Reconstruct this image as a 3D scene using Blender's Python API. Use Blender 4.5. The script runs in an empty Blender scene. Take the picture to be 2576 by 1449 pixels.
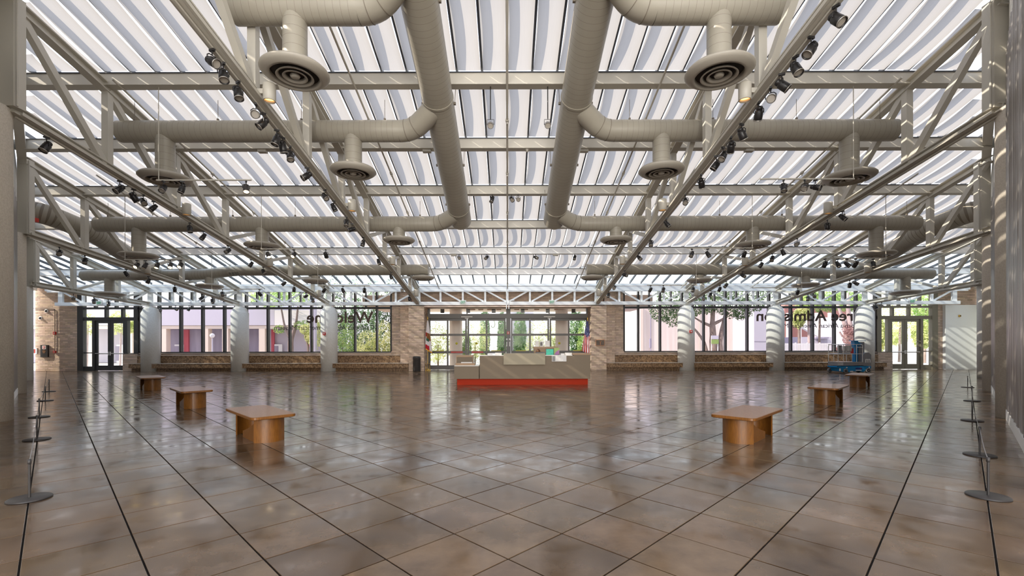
import bpy, math, random
from mathutils import Vector, Matrix
PI = math.pi
random.seed(7)
SC = bpy.context.scene
C = SC.collection

# ------------------------------------------------------------------ camera
cam_d = bpy.data.cameras.new('camera')
cam = bpy.data.objects.new('camera', cam_d); C.objects.link(cam)
F = 1150.0
cam_d.sensor_width = 36.0; cam_d.lens = F/2576*36
cam_d.shift_x = 11/2576; cam_d.shift_y = 139.5/2576
cam_d.clip_start = 0.05; cam_d.clip_end = 500
cam.matrix_world = Matrix.Translation((0, 0, 1.6)) @ Matrix.Rotation(PI/2, 4, 'X') @ Matrix.Rotation(math.radians(-0.11), 4, 'Z')
SC.camera = cam

# ------------------------------------------------------------------ world, sun, exposure
W = bpy.data.worlds.new('world'); SC.world = W; W.use_nodes = True
nt = W.node_tree; nt.nodes.clear()
out = nt.nodes.new('ShaderNodeOutputWorld'); bg = nt.nodes.new('ShaderNodeBackground')
tc = nt.nodes.new('ShaderNodeTexCoord'); sep = nt.nodes.new('ShaderNodeSeparateXYZ'); ramp = nt.nodes.new('ShaderNodeValToRGB')
ramp.color_ramp.elements[0].position = 0.0; ramp.color_ramp.elements[0].color = (1.0, 0.98, 0.95, 1)
ramp.color_ramp.elements[1].position = 0.7; ramp.color_ramp.elements[1].color = (0.70, 0.79, 1.0, 1)
nt.links.new(tc.outputs['Generated'], sep.inputs[0]); nt.links.new(sep.outputs['Z'], ramp.inputs[0])
nt.links.new(ramp.outputs[0], bg.inputs[0]); nt.links.new(bg.outputs[0], out.inputs[0])
bg.inputs[1].default_value = 1.45
sun_d = bpy.data.lights.new('sun', 'SUN'); sun_d.energy = 4.5; sun_d.angle = math.radians(0.6); sun_d.color = (1.0, 0.9, 0.76)
sun = bpy.data.objects.new('sun', sun_d); C.objects.link(sun)
sun.rotation_euler = Vector((0.80, 0.20, -0.60)).to_track_quat('-Z', 'Y').to_euler()
sun.location = (-20, 0, 25)
fill_d = bpy.data.lights.new('fill_light', 'AREA'); fill_d.shape = 'RECTANGLE'; fill_d.size = 26; fill_d.size_y = 11; fill_d.energy = 5200; fill_d.color = (1.0, 0.93, 0.84)  # added fill behind the camera to brighten the far interior, not a real source
fill = bpy.data.objects.new('fill_light', fill_d); C.objects.link(fill); fill.location = (0, -30, 6.5); fill.rotation_euler = (PI/2, 0, PI)
fill.rotation_euler = Vector((0, 1, 0)).to_track_quat('-Z', 'Z').to_euler()
SC.view_settings.view_transform = 'Standard'; SC.view_settings.look = 'None'
SC.view_settings.gamma = 1.0; SC.view_settings.use_curve_mapping = False
SC.view_settings.exposure = 0.75
cy = SC.cycles
cy.use_denoising = True
cy.max_bounces = 8; cy.diffuse_bounces = 5; cy.glossy_bounces = 3; cy.transmission_bounces = 5; cy.transparent_max_bounces = 16
cy.caustics_reflective = False; cy.caustics_refractive = False
cy.sample_clamp_indirect = 6.0

# ------------------------------------------------------------------ materials
def mat(name, col, rough=0.6, metal=0.0, spec=0.5, noise=None, bump=None, coat=0.0, emit=None, estr=0.0):
    """noise=(scale, colour2, stretch xyz) ; bump=(scale, strength)"""
    m = bpy.data.materials.new(name); m.use_nodes = True
    n = m.node_tree.nodes; l = m.node_tree.links; b = n['Principled BSDF']
    b.inputs['Base Color'].default_value = (*col, 1); b.inputs['Roughness'].default_value = rough
    b.inputs['Metallic'].default_value = metal; b.inputs['Specular IOR Level'].default_value = spec
    b.inputs['Coat Weight'].default_value = coat; b.inputs['Coat Roughness'].default_value = 0.1
    if emit: b.inputs['Emission Color'].default_value = (*emit, 1); b.inputs['Emission Strength'].default_value = estr
    if noise or bump:
        t = n.new('ShaderNodeTexCoord'); mp = n.new('ShaderNodeMapping'); l.new(t.outputs['Object'], mp.inputs[0])
    if noise:
        mp.inputs['Scale'].default_value = noise[2] if len(noise) > 2 else (1, 1, 1)
        x = n.new('ShaderNodeTexNoise'); x.inputs['Scale'].default_value = noise[0]; x.inputs['Detail'].default_value = 5
        l.new(mp.outputs[0], x.inputs['Vector'])
        r = n.new('ShaderNodeValToRGB'); r.color_ramp.elements[0].position = 0.36; r.color_ramp.elements[1].position = 0.66
        r.color_ramp.elements[0].color = (*col, 1); r.color_ramp.elements[1].color = (*noise[1], 1)
        l.new(x.outputs['Fac'], r.inputs[0]); l.new(r.outputs[0], b.inputs['Base Color'])
    if bump:
        y = n.new('ShaderNodeTexNoise'); y.inputs['Scale'].default_value = bump[0]; y.inputs['Detail'].default_value = 4
        l.new(mp.outputs[0], y.inputs['Vector'])
        bp = n.new('ShaderNodeBump'); bp.inputs['Strength'].default_value = bump[1]; bp.inputs['Distance'].default_value = 0.02
        l.new(y.outputs['Fac'], bp.inputs['Height']); l.new(bp.outputs[0], b.inputs['Normal'])
    return m

def glass_mat(name, tint, gloss):
    m = bpy.data.materials.new(name); m.use_nodes = True; n = m.node_tree.nodes; l = m.node_tree.links; n.clear()
    o = n.new('ShaderNodeOutputMaterial'); mx = n.new('ShaderNodeMixShader'); tr = n.new('ShaderNodeBsdfTransparent')
    gl = n.new('ShaderNodeBsdfGlossy'); lw = n.new('ShaderNodeLayerWeight'); mul = n.new('ShaderNodeMath'); mul.operation = 'MULTIPLY'
    tr.inputs[0].default_value = (*tint, 1); gl.inputs['Roughness'].default_value = 0.02
    lw.inputs[0].default_value = 0.2; mul.inputs[1].default_value = gloss
    l.new(lw.outputs['Fresnel'], mul.inputs[0]); l.new(mul.outputs[0], mx.inputs[0])
    l.new(tr.outputs[0], mx.inputs[1]); l.new(gl.outputs[0], mx.inputs[2]); l.new(mx.outputs[0], o.inputs[0])
    return m

M = {}
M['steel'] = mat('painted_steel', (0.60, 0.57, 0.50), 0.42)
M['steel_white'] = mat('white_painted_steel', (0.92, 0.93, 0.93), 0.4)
M['duct'] = mat('painted_duct', (0.41, 0.38, 0.315), 0.38, noise=(1.2, (0.37, 0.34, 0.28), (1, 1, 1)))
M['seam'] = mat('duct_seam', (0.22, 0.19, 0.15), 0.6)
M['diffuser'] = mat('diffuser_paint', (0.44, 0.405, 0.345), 0.4)
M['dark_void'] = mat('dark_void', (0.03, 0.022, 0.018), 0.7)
M['mullion'] = mat('dark_mullion', (0.06, 0.065, 0.075), 0.4)
M['frame_left'] = mat('dark_bronze_frame', (0.05, 0.047, 0.047), 0.38)
M['frame_olive'] = mat('olive_painted_frame', (0.23, 0.20, 0.145), 0.4)
M['frame_grey'] = mat('grey_door_frame', (0.11, 0.10, 0.09), 0.4)
M['glass'] = glass_mat('clear_glass', (0.97, 0.98, 0.98), 0.5)
M['glass_tint'] = glass_mat('tinted_glass', (0.80, 0.78, 0.82), 0.5)
M['glass_roof'] = glass_mat('roof_glass', (0.84, 0.93, 0.97), 0.5)
M['wall_white'] = mat('white_wall', (0.82, 0.81, 0.77), 0.7)
M['white'] = mat('white_paint', (0.93, 0.93, 0.91), 0.5)
M['concrete'] = mat('shell_concrete', (0.86, 0.85, 0.81), 0.85, noise=(28, (0.76, 0.74, 0.69)), bump=(60, 0.35))
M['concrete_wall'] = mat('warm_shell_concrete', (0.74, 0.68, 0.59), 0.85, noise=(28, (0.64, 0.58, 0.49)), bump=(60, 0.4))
M['grout'] = mat('grout', (0.010, 0.008, 0.007), 0.9, spec=.1)
M['mortar'] = mat('mortar', (0.22, 0.165, 0.125), 0.9)
M['brown_granite'] = mat('mottled_bronze_granite', (0.115, 0.060, 0.026), 0.42, noise=(13, (0.36, 0.22, 0.115)), bump=(10, 0.2))
M['granite_edge'] = mat('polished_granite_edge', (0.50, 0.42, 0.35), 0.25)
M['wood'] = mat('honey_oak', (0.235, 0.090, 0.012), 0.38, noise=(7, (0.155, 0.054, 0.007), (14, 14, 1.2)), coat=0.15)
M['wood_top'] = mat('oak_top', (0.34, 0.165, 0.075), 0.36, noise=(7, (0.25, 0.11, 0.045), (1.5, 14, 14)), coat=0.15)
M['light_wood'] = mat('light_maple', (0.42, 0.27, 0.155), 0.5)
M['desk'] = mat('taupe_laminate', (0.235, 0.185, 0.13), 0.6, spec=.3)
M['desk_light'] = mat('pale_laminate', (0.40, 0.35, 0.255), 0.55, spec=.3)
M['counter'] = mat('counter_top', (0.85, 0.84, 0.80), 0.3)
M['red_kick'] = mat('red_kick', (0.42, 0.025, 0.002), 0.6, spec=.2)
M['black'] = mat('black_paint', (0.022, 0.02, 0.02), 0.35)
M['black_metal'] = mat('gunmetal', (0.055, 0.05, 0.048), 0.42, metal=0.3)
M['rim'] = mat('lamp_rim', (0.45, 0.42, 0.38), 0.3, metal=0.7)
M['lens'] = mat('lamp_lens', (0.42, 0.38, 0.33), 0.25)
M['warm'] = mat('warm_lamp', (1, 0.6, 0.25), 0.5, emit=(1.0, 0.50, 0.16), estr=2.2)
M['hot'] = mat('lit_lamp', (1, 0.8, 0.5), 0.5, emit=(1.0, 0.72, 0.34), estr=9)
M['panel_grey'] = mat('grey_ribbed_panel', (0.40, 0.37, 0.345), 0.3, metal=0.5)
M['red'] = mat('alarm_red', (0.55, 0.03, 0.02), 0.4)
M['green_sign'] = mat('exit_green', (0.10, 0.48, 0.25), 0.5)
M['gold'] = mat('brass', (0.75, 0.48, 0.12), 0.3, metal=0.8)
M['bronze'] = mat('bronze', (0.12, 0.09, 0.07), 0.45, metal=0.4)
M['copper'] = mat('bronze_border', (0.42, 0.20, 0.10), 0.45, metal=0.4)
M['blue'] = mat('lift_blue', (0.005, 0.22, 0.50), 0.35)
M['grey'] = mat('mid_grey', (0.27, 0.26, 0.26), 0.5)
M['chrome'] = mat('chrome', (0.72, 0.70, 0.68), 0.22, metal=0.9)
M['rubber'] = mat('grey_rubber', (0.20, 0.18, 0.16), 0.8)
M['yellow'] = mat('yellow', (0.62, 0.55, 0.05), 0.5)
M['navy'] = mat('navy', (0.03, 0.05, 0.22), 0.7)
M['flag_red'] = mat('flag_red', (0.62, 0.03, 0.05), 0.7)
M['flag_white'] = mat('flag_white', (0.86, 0.82, 0.82), 0.7)
M['flag_green'] = mat('flag_green', (0.05, 0.16, 0.10), 0.7)
M['flag_brown'] = mat('flag_brown', (0.34, 0.15, 0.05), 0.7)
M['skin'] = mat('skin', (0.58, 0.34, 0.24), 0.55)
M['hair'] = mat('brown_hair', (0.16, 0.07, 0.03), 0.5)
M['shirt_blue'] = mat('blue_shirt', (0.25, 0.36, 0.80), 0.8)
M['dark_cloth'] = mat('dark_cloth', (0.03, 0.03, 0.04), 0.8)
M['screen_green'] = mat('green_screen', (0.0, 0.25, 0.16), 0.4, noise=(9, (0.0, 0.05, 0.04)), emit=(0.0, 0.5, 0.3), estr=0.35)
M['purple'] = mat('purple_print', (0.35, 0.14, 0.34), 0.5)
M['olive_print'] = mat('green_print', (0.30, 0.42, 0.12), 0.5)
M['paper'] = mat('paper', (0.85, 0.83, 0.80), 0.7)
M['acrylic'] = mat('acrylic', (0.68, 0.67, 0.66), 0.15)
M['letter'] = mat('vinyl_letter', (0.11, 0.075, 0.06), 0.6)
M['letter_dark'] = mat('small_vinyl_letter', (0.05, 0.045, 0.04), 0.6)
M['pave'] = mat('pale_paving', (0.66, 0.63, 0.58), 0.8, noise=(2, (0.58, 0.55, 0.50)))
M['ext_lavender'] = mat('lilac_render', (0.60, 0.57, 0.63), 0.8)
M['ext_violet'] = mat('dark_violet_panel', (0.33, 0.30, 0.38), 0.6, noise=(0.9, (0.42, 0.39, 0.47), (4, 4, 0.3)))
M['ext_beige'] = mat('beige_render', (0.78, 0.67, 0.56), 0.8)
M['ext_red'] = mat('red_panel', (0.60, 0.12, 0.15), 0.6)
M['ext_white'] = mat('white_render', (0.90, 0.87, 0.84), 0.8)
M['ext_stain'] = mat('stained_beige_wall', (0.84, 0.76, 0.69), 0.85, noise=(0.9, (0.74, 0.63, 0.55), (2.5, 2.5, 0.12)))
M['ext_brick'] = mat('red_brick_wall', (0.35, 0.17, 0.14), 0.85)
M['porch'] = mat('peach_soffit', (0.90, 0.68, 0.56), 0.7)
M['porch_col'] = mat('peach_column', (0.92, 0.80, 0.72), 0.7)
M['bark'] = mat('bark', (0.22, 0.16, 0.13), 0.9, noise=(8, (0.33, 0.26, 0.22), (1, 1, .3)), bump=(15, 0.5))
M['bark_pale'] = mat('pale_bark', (0.62, 0.50, 0.46), 0.9, noise=(5, (0.42, 0.32, 0.30), (1, 1, .3)), bump=(12, 0.5))
M['shade_cloth'] = None

def leaf_mat(name, c1, c2):
    m = bpy.data.materials.new(name); m.use_nodes = True; n = m.node_tree.nodes; l = m.node_tree.links
    b = n['Principled BSDF']; b.inputs['Roughness'].default_value = 0.6; b.inputs['Specular IOR Level'].default_value = 0.2
    o = n['Material Output']
    t = n.new('ShaderNodeTexCoord'); x = n.new('ShaderNodeTexNoise'); x.inputs['Scale'].default_value = 2.2; x.inputs['Detail'].default_value = 3
    l.new(t.outputs['Object'], x.inputs['Vector'])
    r = n.new('ShaderNodeValToRGB'); r.color_ramp.elements[0].position = 0.35; r.color_ramp.elements[1].position = 0.65
    r.color_ramp.elements[0].color = (*c1, 1); r.color_ramp.elements[1].color = (*c2, 1)
    l.new(x.outputs['Fac'], r.inputs[0]); l.new(r.outputs[0], b.inputs['Base Color'])
    tl = n.new('ShaderNodeBsdfTranslucent'); l.new(r.outputs[0], tl.inputs[0])
    mx = n.new('ShaderNodeMixShader'); mx.inputs[0].default_value = 0.4
    l.new(b.outputs[0], mx.inputs[1]); l.new(tl.outputs[0], mx.inputs[2]); l.new(mx.outputs[0], o.inputs[0])
    return m
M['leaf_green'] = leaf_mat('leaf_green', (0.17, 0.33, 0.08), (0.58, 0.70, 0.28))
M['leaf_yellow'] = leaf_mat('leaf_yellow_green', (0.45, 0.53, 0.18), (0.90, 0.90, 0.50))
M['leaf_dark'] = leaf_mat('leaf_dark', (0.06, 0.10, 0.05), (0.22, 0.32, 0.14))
M['leaf_cypress'] = leaf_mat('leaf_cypress', (0.10, 0.22, 0.09), (0.34, 0.48, 0.24))
M['leaf_pink'] = leaf_mat('leaf_pink', (0.45, 0.25, 0.24), (0.80, 0.62, 0.56))

def cloth_mat():
    m = bpy.data.materials.new('shade_cloth'); m.use_nodes = True; n = m.node_tree.nodes; l = m.node_tree.links; n.clear()
    o = n.new('ShaderNodeOutputMaterial'); mx = n.new('ShaderNodeMixShader'); mx.inputs[0].default_value = 0.60
    d = n.new('ShaderNodeBsdfDiffuse'); t = n.new('ShaderNodeBsdfTranslucent')
    tc = n.new('ShaderNodeTexCoord'); mp = n.new('ShaderNodeMapping'); mp.inputs['Scale'].default_value = (60, 2, 2)
    x = n.new('ShaderNodeTexNoise'); x.inputs['Scale'].default_value = 1.0
    l.new(tc.outputs['Object'], mp.inputs[0]); l.new(mp.outputs[0], x.inputs['Vector'])
    r = n.new('ShaderNodeValToRGB'); r.color_ramp.elements[0].color = (0.430, 0.402, 0.372, 1); r.color_ramp.elements[1].color = (0.470, 0.440, 0.405, 1)
    l.new(x.outputs['Fac'], r.inputs[0])
    l.new(r.outputs[0], d.inputs[0]); l.new(r.outputs[0], t.inputs[0])
    l.new(d.outputs[0], mx.inputs[1]); l.new(t.outputs[0], mx.inputs[2]); l.new(mx.outputs[0], o.inputs[0])
    return m
M['cloth'] = cloth_mat()

def tile_mat():
    m = bpy.data.materials.new('polished_slate_tile'); m.use_nodes = True; n = m.node_tree.nodes; l = m.node_tree.links
    b = n['Principled BSDF']
    tc = n.new('ShaderNodeNewGeometry'); 
    oi = n.new('ShaderNodeObjectInfo')
    x = n.new('ShaderNodeTexNoise'); x.inputs['Scale'].default_value = 1.1; x.inputs['Detail'].default_value = 7; x.inputs['Roughness'].default_value = 0.62
    l.new(tc.outputs['Position'], x.inputs['Vector'])
    r = n.new('ShaderNodeValToRGB'); e = r.color_ramp.elements
    e[0].position = 0.3; e[0].color = (0.058, 0.034, 0.019, 1); e[1].position = 0.70; e[1].color = (0.205, 0.134, 0.080, 1)
    l.new(x.outputs['Fac'], r.inputs[0])
    v = n.new('ShaderNodeAttribute'); v.attribute_name = 'tone'
    mixc = n.new('ShaderNodeMixRGB'); mixc.blend_type = 'MULTIPLY'; mixc.inputs[0].default_value = 1.0
    l.new(r.outputs[0], mixc.inputs[1]); l.new(v.outputs['Color'], mixc.inputs[2]); l.new(mixc.outputs[0], b.inputs['Base Color'])
    y = n.new('ShaderNodeTexNoise'); y.inputs['Scale'].default_value = 3.0; y.inputs['Detail'].default_value = 6
    l.new(tc.outputs['Position'], y.inputs['Vector'])
    rr = n.new('ShaderNodeMapRange'); rr.inputs['From Min'].default_value = 0.3; rr.inputs['From Max'].default_value = 0.7
    rr.inputs['To Min'].default_value = 0.07; rr.inputs['To Max'].default_value = 0.27
    l.new(y.outputs['Fac'], rr.inputs[0]); l.new(rr.outputs[0], b.inputs['Roughness'])
    z = n.new('ShaderNodeTexNoise'); z.inputs['Scale'].default_value = 2.6; z.inputs['Detail'].default_value = 3
    l.new(tc.outputs['Position'], z.inputs['Vector'])
    bp = n.new('ShaderNodeBump'); bp.inputs['Strength'].default_value = 0.16; bp.inputs['Distance'].default_value = 0.006
    l.new(z.outputs['Fac'], bp.inputs['Height']); l.new(bp.outputs[0], b.inputs['Normal'])
    b.inputs['Specular IOR Level'].default_value = 0.6; b.inputs['IOR'].default_value = 1.75
    return m
M['tile'] = tile_mat()
def brick_mat():
    m = bpy.data.materials.new('buff_brick'); m.use_nodes = True; n = m.node_tree.nodes; l = m.node_tree.links
    b = n['Principled BSDF']; b.inputs['Roughness'].default_value = 0.85
    v = n.new('ShaderNodeAttribute'); v.attribute_name = 'tone'
    mixc = n.new('ShaderNodeMixRGB'); mixc.blend_type = 'MULTIPLY'; mixc.inputs[0].default_value = 1.0
    mixc.inputs[1].default_value = (0.66, 0.50, 0.385, 1)
    l.new(v.outputs['Color'], mixc.inputs[2]); l.new(mixc.outputs[0], b.inputs['Base Color'])
    return m
M['brick'] = brick_mat()

# ------------------------------------------------------------------ mesh builder
class MB:
    def __init__(s): s.v = []; s.f = []; s.mi = []; s.tone = []; s.cur = 0; s.sm = []; s.smooth = False; s.t = 1.0
    def add(s, vs, fs):
        o = len(s.v); s.v.extend(tuple(p) for p in vs)
        for f in fs:
            s.f.append(tuple(i+o for i in f)); s.mi.append(s.cur); s.sm.append(s.smooth); s.tone.append(s.t)
        return s
    def box(s, x0, x1, y0, y1, z0, z1, mtx=None):
        vs = [(x, y, z) for z in (z0, z1) for y in (y0, y1) for x in (x0, x1)]
        if mtx: vs = [mtx @ Vector(p) for p in vs]
        return s.add(vs, [(0, 2, 3, 1), (4, 5, 7, 6), (0, 1, 5, 4), (2, 6, 7, 3), (0, 4, 6, 2), (1, 3, 7, 5)])
    def beam(s, p0, p1, w, h, up=(0, 0, 1)):
        p0 = Vector(p0); p1 = Vector(p1); d = (p1-p0).normalized(); up = Vector(up)
        if abs(d.dot(up)) > 0.98: up = Vector((0, 1, 0))
        sx = d.cross(up).normalized(); u = sx.cross(d).normalized()
        vs = [p + sx*a*w/2 + u*b*h/2 for p in (p0, p1) for a, b in ((-1, -1), (1, -1), (1, 1), (-1, 1))]
        return s.add(vs, [(3, 2, 1, 0), (4, 5, 6, 7), (0, 1, 5, 4), (1, 2, 6, 5), (2, 3, 7, 6), (3, 0, 4, 7)])
    def ibeam(s, p0, p1, w, h, t=0.03, up=(0, 0, 1)):
        p0 = Vector(p0); p1 = Vector(p1); d = (p1-p0).normalized(); up = Vector(up)
        sx = d.cross(up).normalized(); u = sx.cross(d).normalized()
        s.beam(p0+u*(h/2-t/2), p1+u*(h/2-t/2), w, t, up); s.beam(p0-u*(h/2-t/2), p1-u*(h/2-t/2), w, t, up)
        return s.beam(p0, p1, t, h-2*t, up)
    def tube(s, pts, rad, seg=12, caps=True, smooth=True):
        """pts list of Vector; rad number or list"""
        pts = [Vector(p) for p in pts]; n = len(pts)
        rad = [rad]*n if isinstance(rad, (int, float)) else rad
        tan = [(pts[min(i+1, n-1)]-pts[max(i-1, 0)]).normalized() for i in range(n)]
        ref = Vector((0, 0, 1)) if abs(tan[0].z) < 0.9 else Vector((0, 1, 0))
        vs = []; prev = None
        for i in range(n):
            a = tan[i].cross(ref) if prev is None else prev - tan[i]*prev.dot(tan[i])
            a.normalize(); prev = a; b = tan[i].cross(a)
            for k in range(seg):
                an = 2*PI*k/seg; vs.append(pts[i] + (a*math.cos(an)+b*math.sin(an))*rad[i])
        fs = []
        for i in range(n-1):
            for k in range(seg):
                k2 = (k+1) % seg
                fs.append((i*seg+k, i*seg+k2, (i+1)*seg+k2, (i+1)*seg+k))
        s.smooth = smooth; s.add(vs, fs); s.smooth = False
        if caps:
            s.add(vs[:seg], [tuple(range(seg))[::-1]]); s.add(vs[-seg:], [tuple(range(seg))])
        return s
    def lathe(s, prof, seg=24, c=(0, 0, 0), smooth=True, mtx=None):
        vs = [(c[0]+r*math.cos(2*PI*k/seg), c[1]+r*math.sin(2*PI*k/seg), c[2]+z) for r, z in prof for k in range(seg)]
        if mtx: vs = [mtx @ Vector(p) for p in vs]
        fs = [(i*seg+k, i*seg+(k+1) % seg, (i+1)*seg+(k+1) % seg, (i+1)*seg+k) for i in range(len(prof)-1) for k in range(seg)]
        s.smooth = smooth; s.add(vs, fs); s.smooth = False
        return s
    def prism(s, poly, z0, z1, mtx=None):
        n = len(poly); vs = [(x, y, z0) for x, y in poly]+[(x, y, z1) for x, y in poly]
        if mtx: vs = [mtx @ Vector(p) for p in vs]
        fs = [tuple(range(n))[::-1], tuple(range(n, 2*n))]+[(k, (k+1) % n, (k+1) % n+n, k+n) for k in range(n)]
        return s.add(vs, fs)
    def mesh(s, name, mats, off=None):
        me = bpy.data.meshes.new(name)
        vs = s.v if off is None else [(p[0]-off[0], p[1]-off[1], p[2]-off[2]) for p in s.v]
        me.from_pydata(vs, [], s.f)
        for m in (mats if isinstance(mats, (list, tuple)) else [mats]): me.materials.append(m)
        me.polygons.foreach_set('material_index', s.mi); me.polygons.foreach_set('use_smooth', s.sm)
        if any(t != 1.0 for t in s.tone) or M['tile'] in me.materials[:] or M['brick'] in me.materials[:]:
            ca = me.color_attributes.new('tone', 'FLOAT_COLOR', 'CORNER')
            d = []
            for f, t in zip(s.f, s.tone):
                tt = t if isinstance(t, tuple) else (t, t, t)
                d += [tt[0], tt[1], tt[2], 1.0]*len(f)
            ca.data.foreach_set('color', d)
        me.update(); return me

def wloc(o):
    v = Vector(o.location)
    while o.parent: o = o.parent; v = v + Vector(o.location)
    return v
def obj(name, mb, mats, parent=None, local=False):
    """link a mesh object; world-space builder verts are made relative to the (unrotated) parent unless local"""
    off = None if (parent is None or local) else wloc(parent)
    o = bpy.data.objects.new(name, mb.mesh(name, mats, off) if isinstance(mb, MB) else mb)
    C.objects.link(o)
    if parent: o.parent = parent
    return o
def tag(o, label=None, cat=None, group=None, kind=None):
    if label: o['label'] = label
    if cat: o['category'] = cat
    if group: o['group'] = group
    if kind: o['kind'] = kind
    return o
def thing(name, loc, label=None, cat=None, group=None, kind=None, rz=0):
    o = bpy.data.objects.new(name, None); C.objects.link(o); o.location = loc; o.rotation_euler = (0, 0, rz)
    o.empty_display_size = 0.1
    return tag(o, label, cat, group, kind)
def copy_tree(o, parent=None):
    c = o.copy(); C.objects.link(c); c.parent = parent
    for ch in KIDS.get(o.name, ()): copy_tree(ch, c)
    return c
KIDS = {}
def remember(root):
    for o in [root]+list(root.children_recursive): KIDS[o.name] = list(o.children)
def B(): return MB()
def at(px, py, y):
    """world point seen at photo pixel px,py at depth y"""
    s = F/y; return Vector(((px-1277)/s, y, 1.6+(864-py)/s))

U = 5.27                       # structural bay
WCL, WCR = 1.15, 0.95          # side walls: y = |x| - WC
WC = WCR
def wc(x): return WCL if x < 0 else WCR
def roof(y): return 11.44-0.24*y
NODES = [6.95, 9.5, 12.05, 14.55, 17.1, 19.65, 22.2, 24.75, 27.0]
ordn = ['first', 'second', 'third', 'fourth', 'fifth', 'sixth', 'seventh', 'eighth', 'ninth', 'tenth', 'eleventh', 'twelfth', 'thirteenth', 'fourteenth', 'fifteenth', 'sixteenth', 'seventeenth']

# ------------------------------------------------------------------ floor
fl = thing('floor', (0, 0, 0), kind='structure')
g = B(); g.prism([(-5, -9), (5, -9), (6.5, 5.5), (28.3, 27.3), (28.3, 28.2), (-28.3, 28.2), (-28.3, 27.3), (-6.5, 5.5)], -0.12, -0.008)
obj('screed', g, M['grout'], fl)
T = 0.6400; o0 = 0.48; hw = T/2-0.0065
R2 = math.sqrt(0.5)
cells = []
for i in range(-14, 64):
    for j in range(-14, 64):
        u = o0+(i+.5)*T; w = o0+(j+.5)*T          # u=(x+y)/r2, w=(y-x)/r2
        x = (u-w)*R2; y = (u+w)*R2
        if y < -4 or y > 28.0 or abs(x) > y+WC+0.35 and y > 5.5: continue
        if y <= 5.5 and abs(x) > 6.8: continue
        cells.append((x, y))
def tile_geo(mb, x, y, loc=None):
    r = random.Random(int(x*977)+int(y*7919)*31)
    c, s_ = R2, R2
    tl = [(r.random()-.5)*0.0016 for _ in range(4)]
    t0 = 0.84+0.30*r.random(); t = (t0, t0*(0.97+.05*r.random()), t0*(0.94+0.1*r.random()))
    if r.random() < 0.04: t = tuple(k*0.62 for k in t)
    b = 0.002
    pts = []
    for k, (a, d) in enumerate(((-1, -1), (1, -1), (1, 1), (-1, 1))):
        for hh, z in ((hw, -0.012), (hw, -0.0010), (hw-b, 0.0)):
            a2 = a*hh; d2 = d*hh
            pts.append((x+(a2-d2)*R2, y+(a2+d2)*R2, z+tl[k]*(0 if z == -0.012 else 1)))
    fs = [(2, 5, 8, 11)]
    for k in range(4):
        k2 = (k+1) % 4
        fs += [(k*3, k2*3, k2*3+1, k*3+1), (k*3+1, k2*3+1, k2*3+2, k*3+2)]
    mb.t = t; mb.add(pts, fs)
def inview(x, y):
    return y > 2.6 and abs(x) < 1.16*y+0.6
vis = sorted([c for c in cells if inview(*c)], key=lambda c: c[0]**2+c[1]**2)
near = set(vis[:296])
for (x, y) in vis[:296]:
    mb = B(); tile_geo(mb, 0, 0)
    # keep the tone seeded from the world position
    mb2 = B(); tile_geo(mb2, x, y)
    mb2.v = [(p[0]-x, p[1]-y, p[2]) for p in mb2.v]
    o = obj('tile', mb2, M['tile'], fl, local=True); o.location = (x, y, 0)
rest = B()
for c in cells:
    if c not in near: tile_geo(rest, *c)
tag(obj('tile', rest, M['tile'], fl), kind='stuff')

# ------------------------------------------------------------------ side walls
for sgn, side in ((-1, 'left'), (1, 'right')):
    WC = wc(sgn)
    wl = thing('wall_'+side, (sgn*10, 10-WC, 0), kind='structure')
    def P(t, off=0.0, z=0.0):      # t = |x| along the wall, off = into the room
        return (sgn*(t-off*R2), t-WC+off*R2, z)
    def slab(mb, t0, t1, o0_, o1_, z0, z1a, z1b):
        vs = [P(t0, o0_, z0), P(t1, o0_, z0), P(t1, o1_, z0), P(t0, o1_, z0), P(t0, o0_, z1a), P(t1, o0_, z1b), P(t1, o1_, z1b), P(t0, o1_, z1a)]
        return mb.add(vs, [(0, 1, 2, 3), (7, 6, 5, 4), (0, 4, 5, 1), (1, 5, 6, 2), (2, 6, 7, 3), (3, 7, 4, 0)])
    mb = B(); slab(mb, 6.4, 28.3, -0.3, 0.0, 0, roof(5.5)+.3, roof(27.4)+.3)
    a_, b_ = sorted((sgn*6.4, sgn*6.7)); mb.box(a_, b_, -6, 5.6, 0, 12)  # unseen side wall, added to keep low sun off the near floor
    obj('plaster', mb, M['wall_white'], wl)
    # ribbed grey hanging panels between the columns
    for (t0, t1, zt) in ((6.6, 10.45, 7.6), (11.3, 15.8, 6.15), (16.7, 21.1, 4.75)):
        n = int((t1-t0)*math.sqrt(2)/0.035); vs = []; fs = []
        r = random.Random(5)
        for k in range(n+1):
            t = t0+(t1-t0)*k/n
            d = 0.045+0.012*math.sin(k*PI/2)+0.010*math.sin(k*0.37)+0.010*r.random()
            for z in (0.22, zt): vs.append(P(t, d, z))
            if k: fs.append((2*k-2, 2*k, 2*k+1, 2*k-1))
        mb = B(); mb.smooth = True; mb.add(vs, fs)
        obj('ribbed_panel', mb, M['panel_grey'], wl)
        mb = B(); slab(mb, t0, t1, 0.0, 0.07, 0.0, 0.2, 0.2)
        obj('baseboard', mb, M['white'], wl)
    # roof edge beam
    mb = B(); mb.beam(P(6.6, 0.16, roof(5.7)-0.02), P(28, 0.16, roof(27.1)-0.02), 0.22, 0.3)
    obj('edge_beam', mb, M['steel'], wl)

WC = WCR
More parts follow.
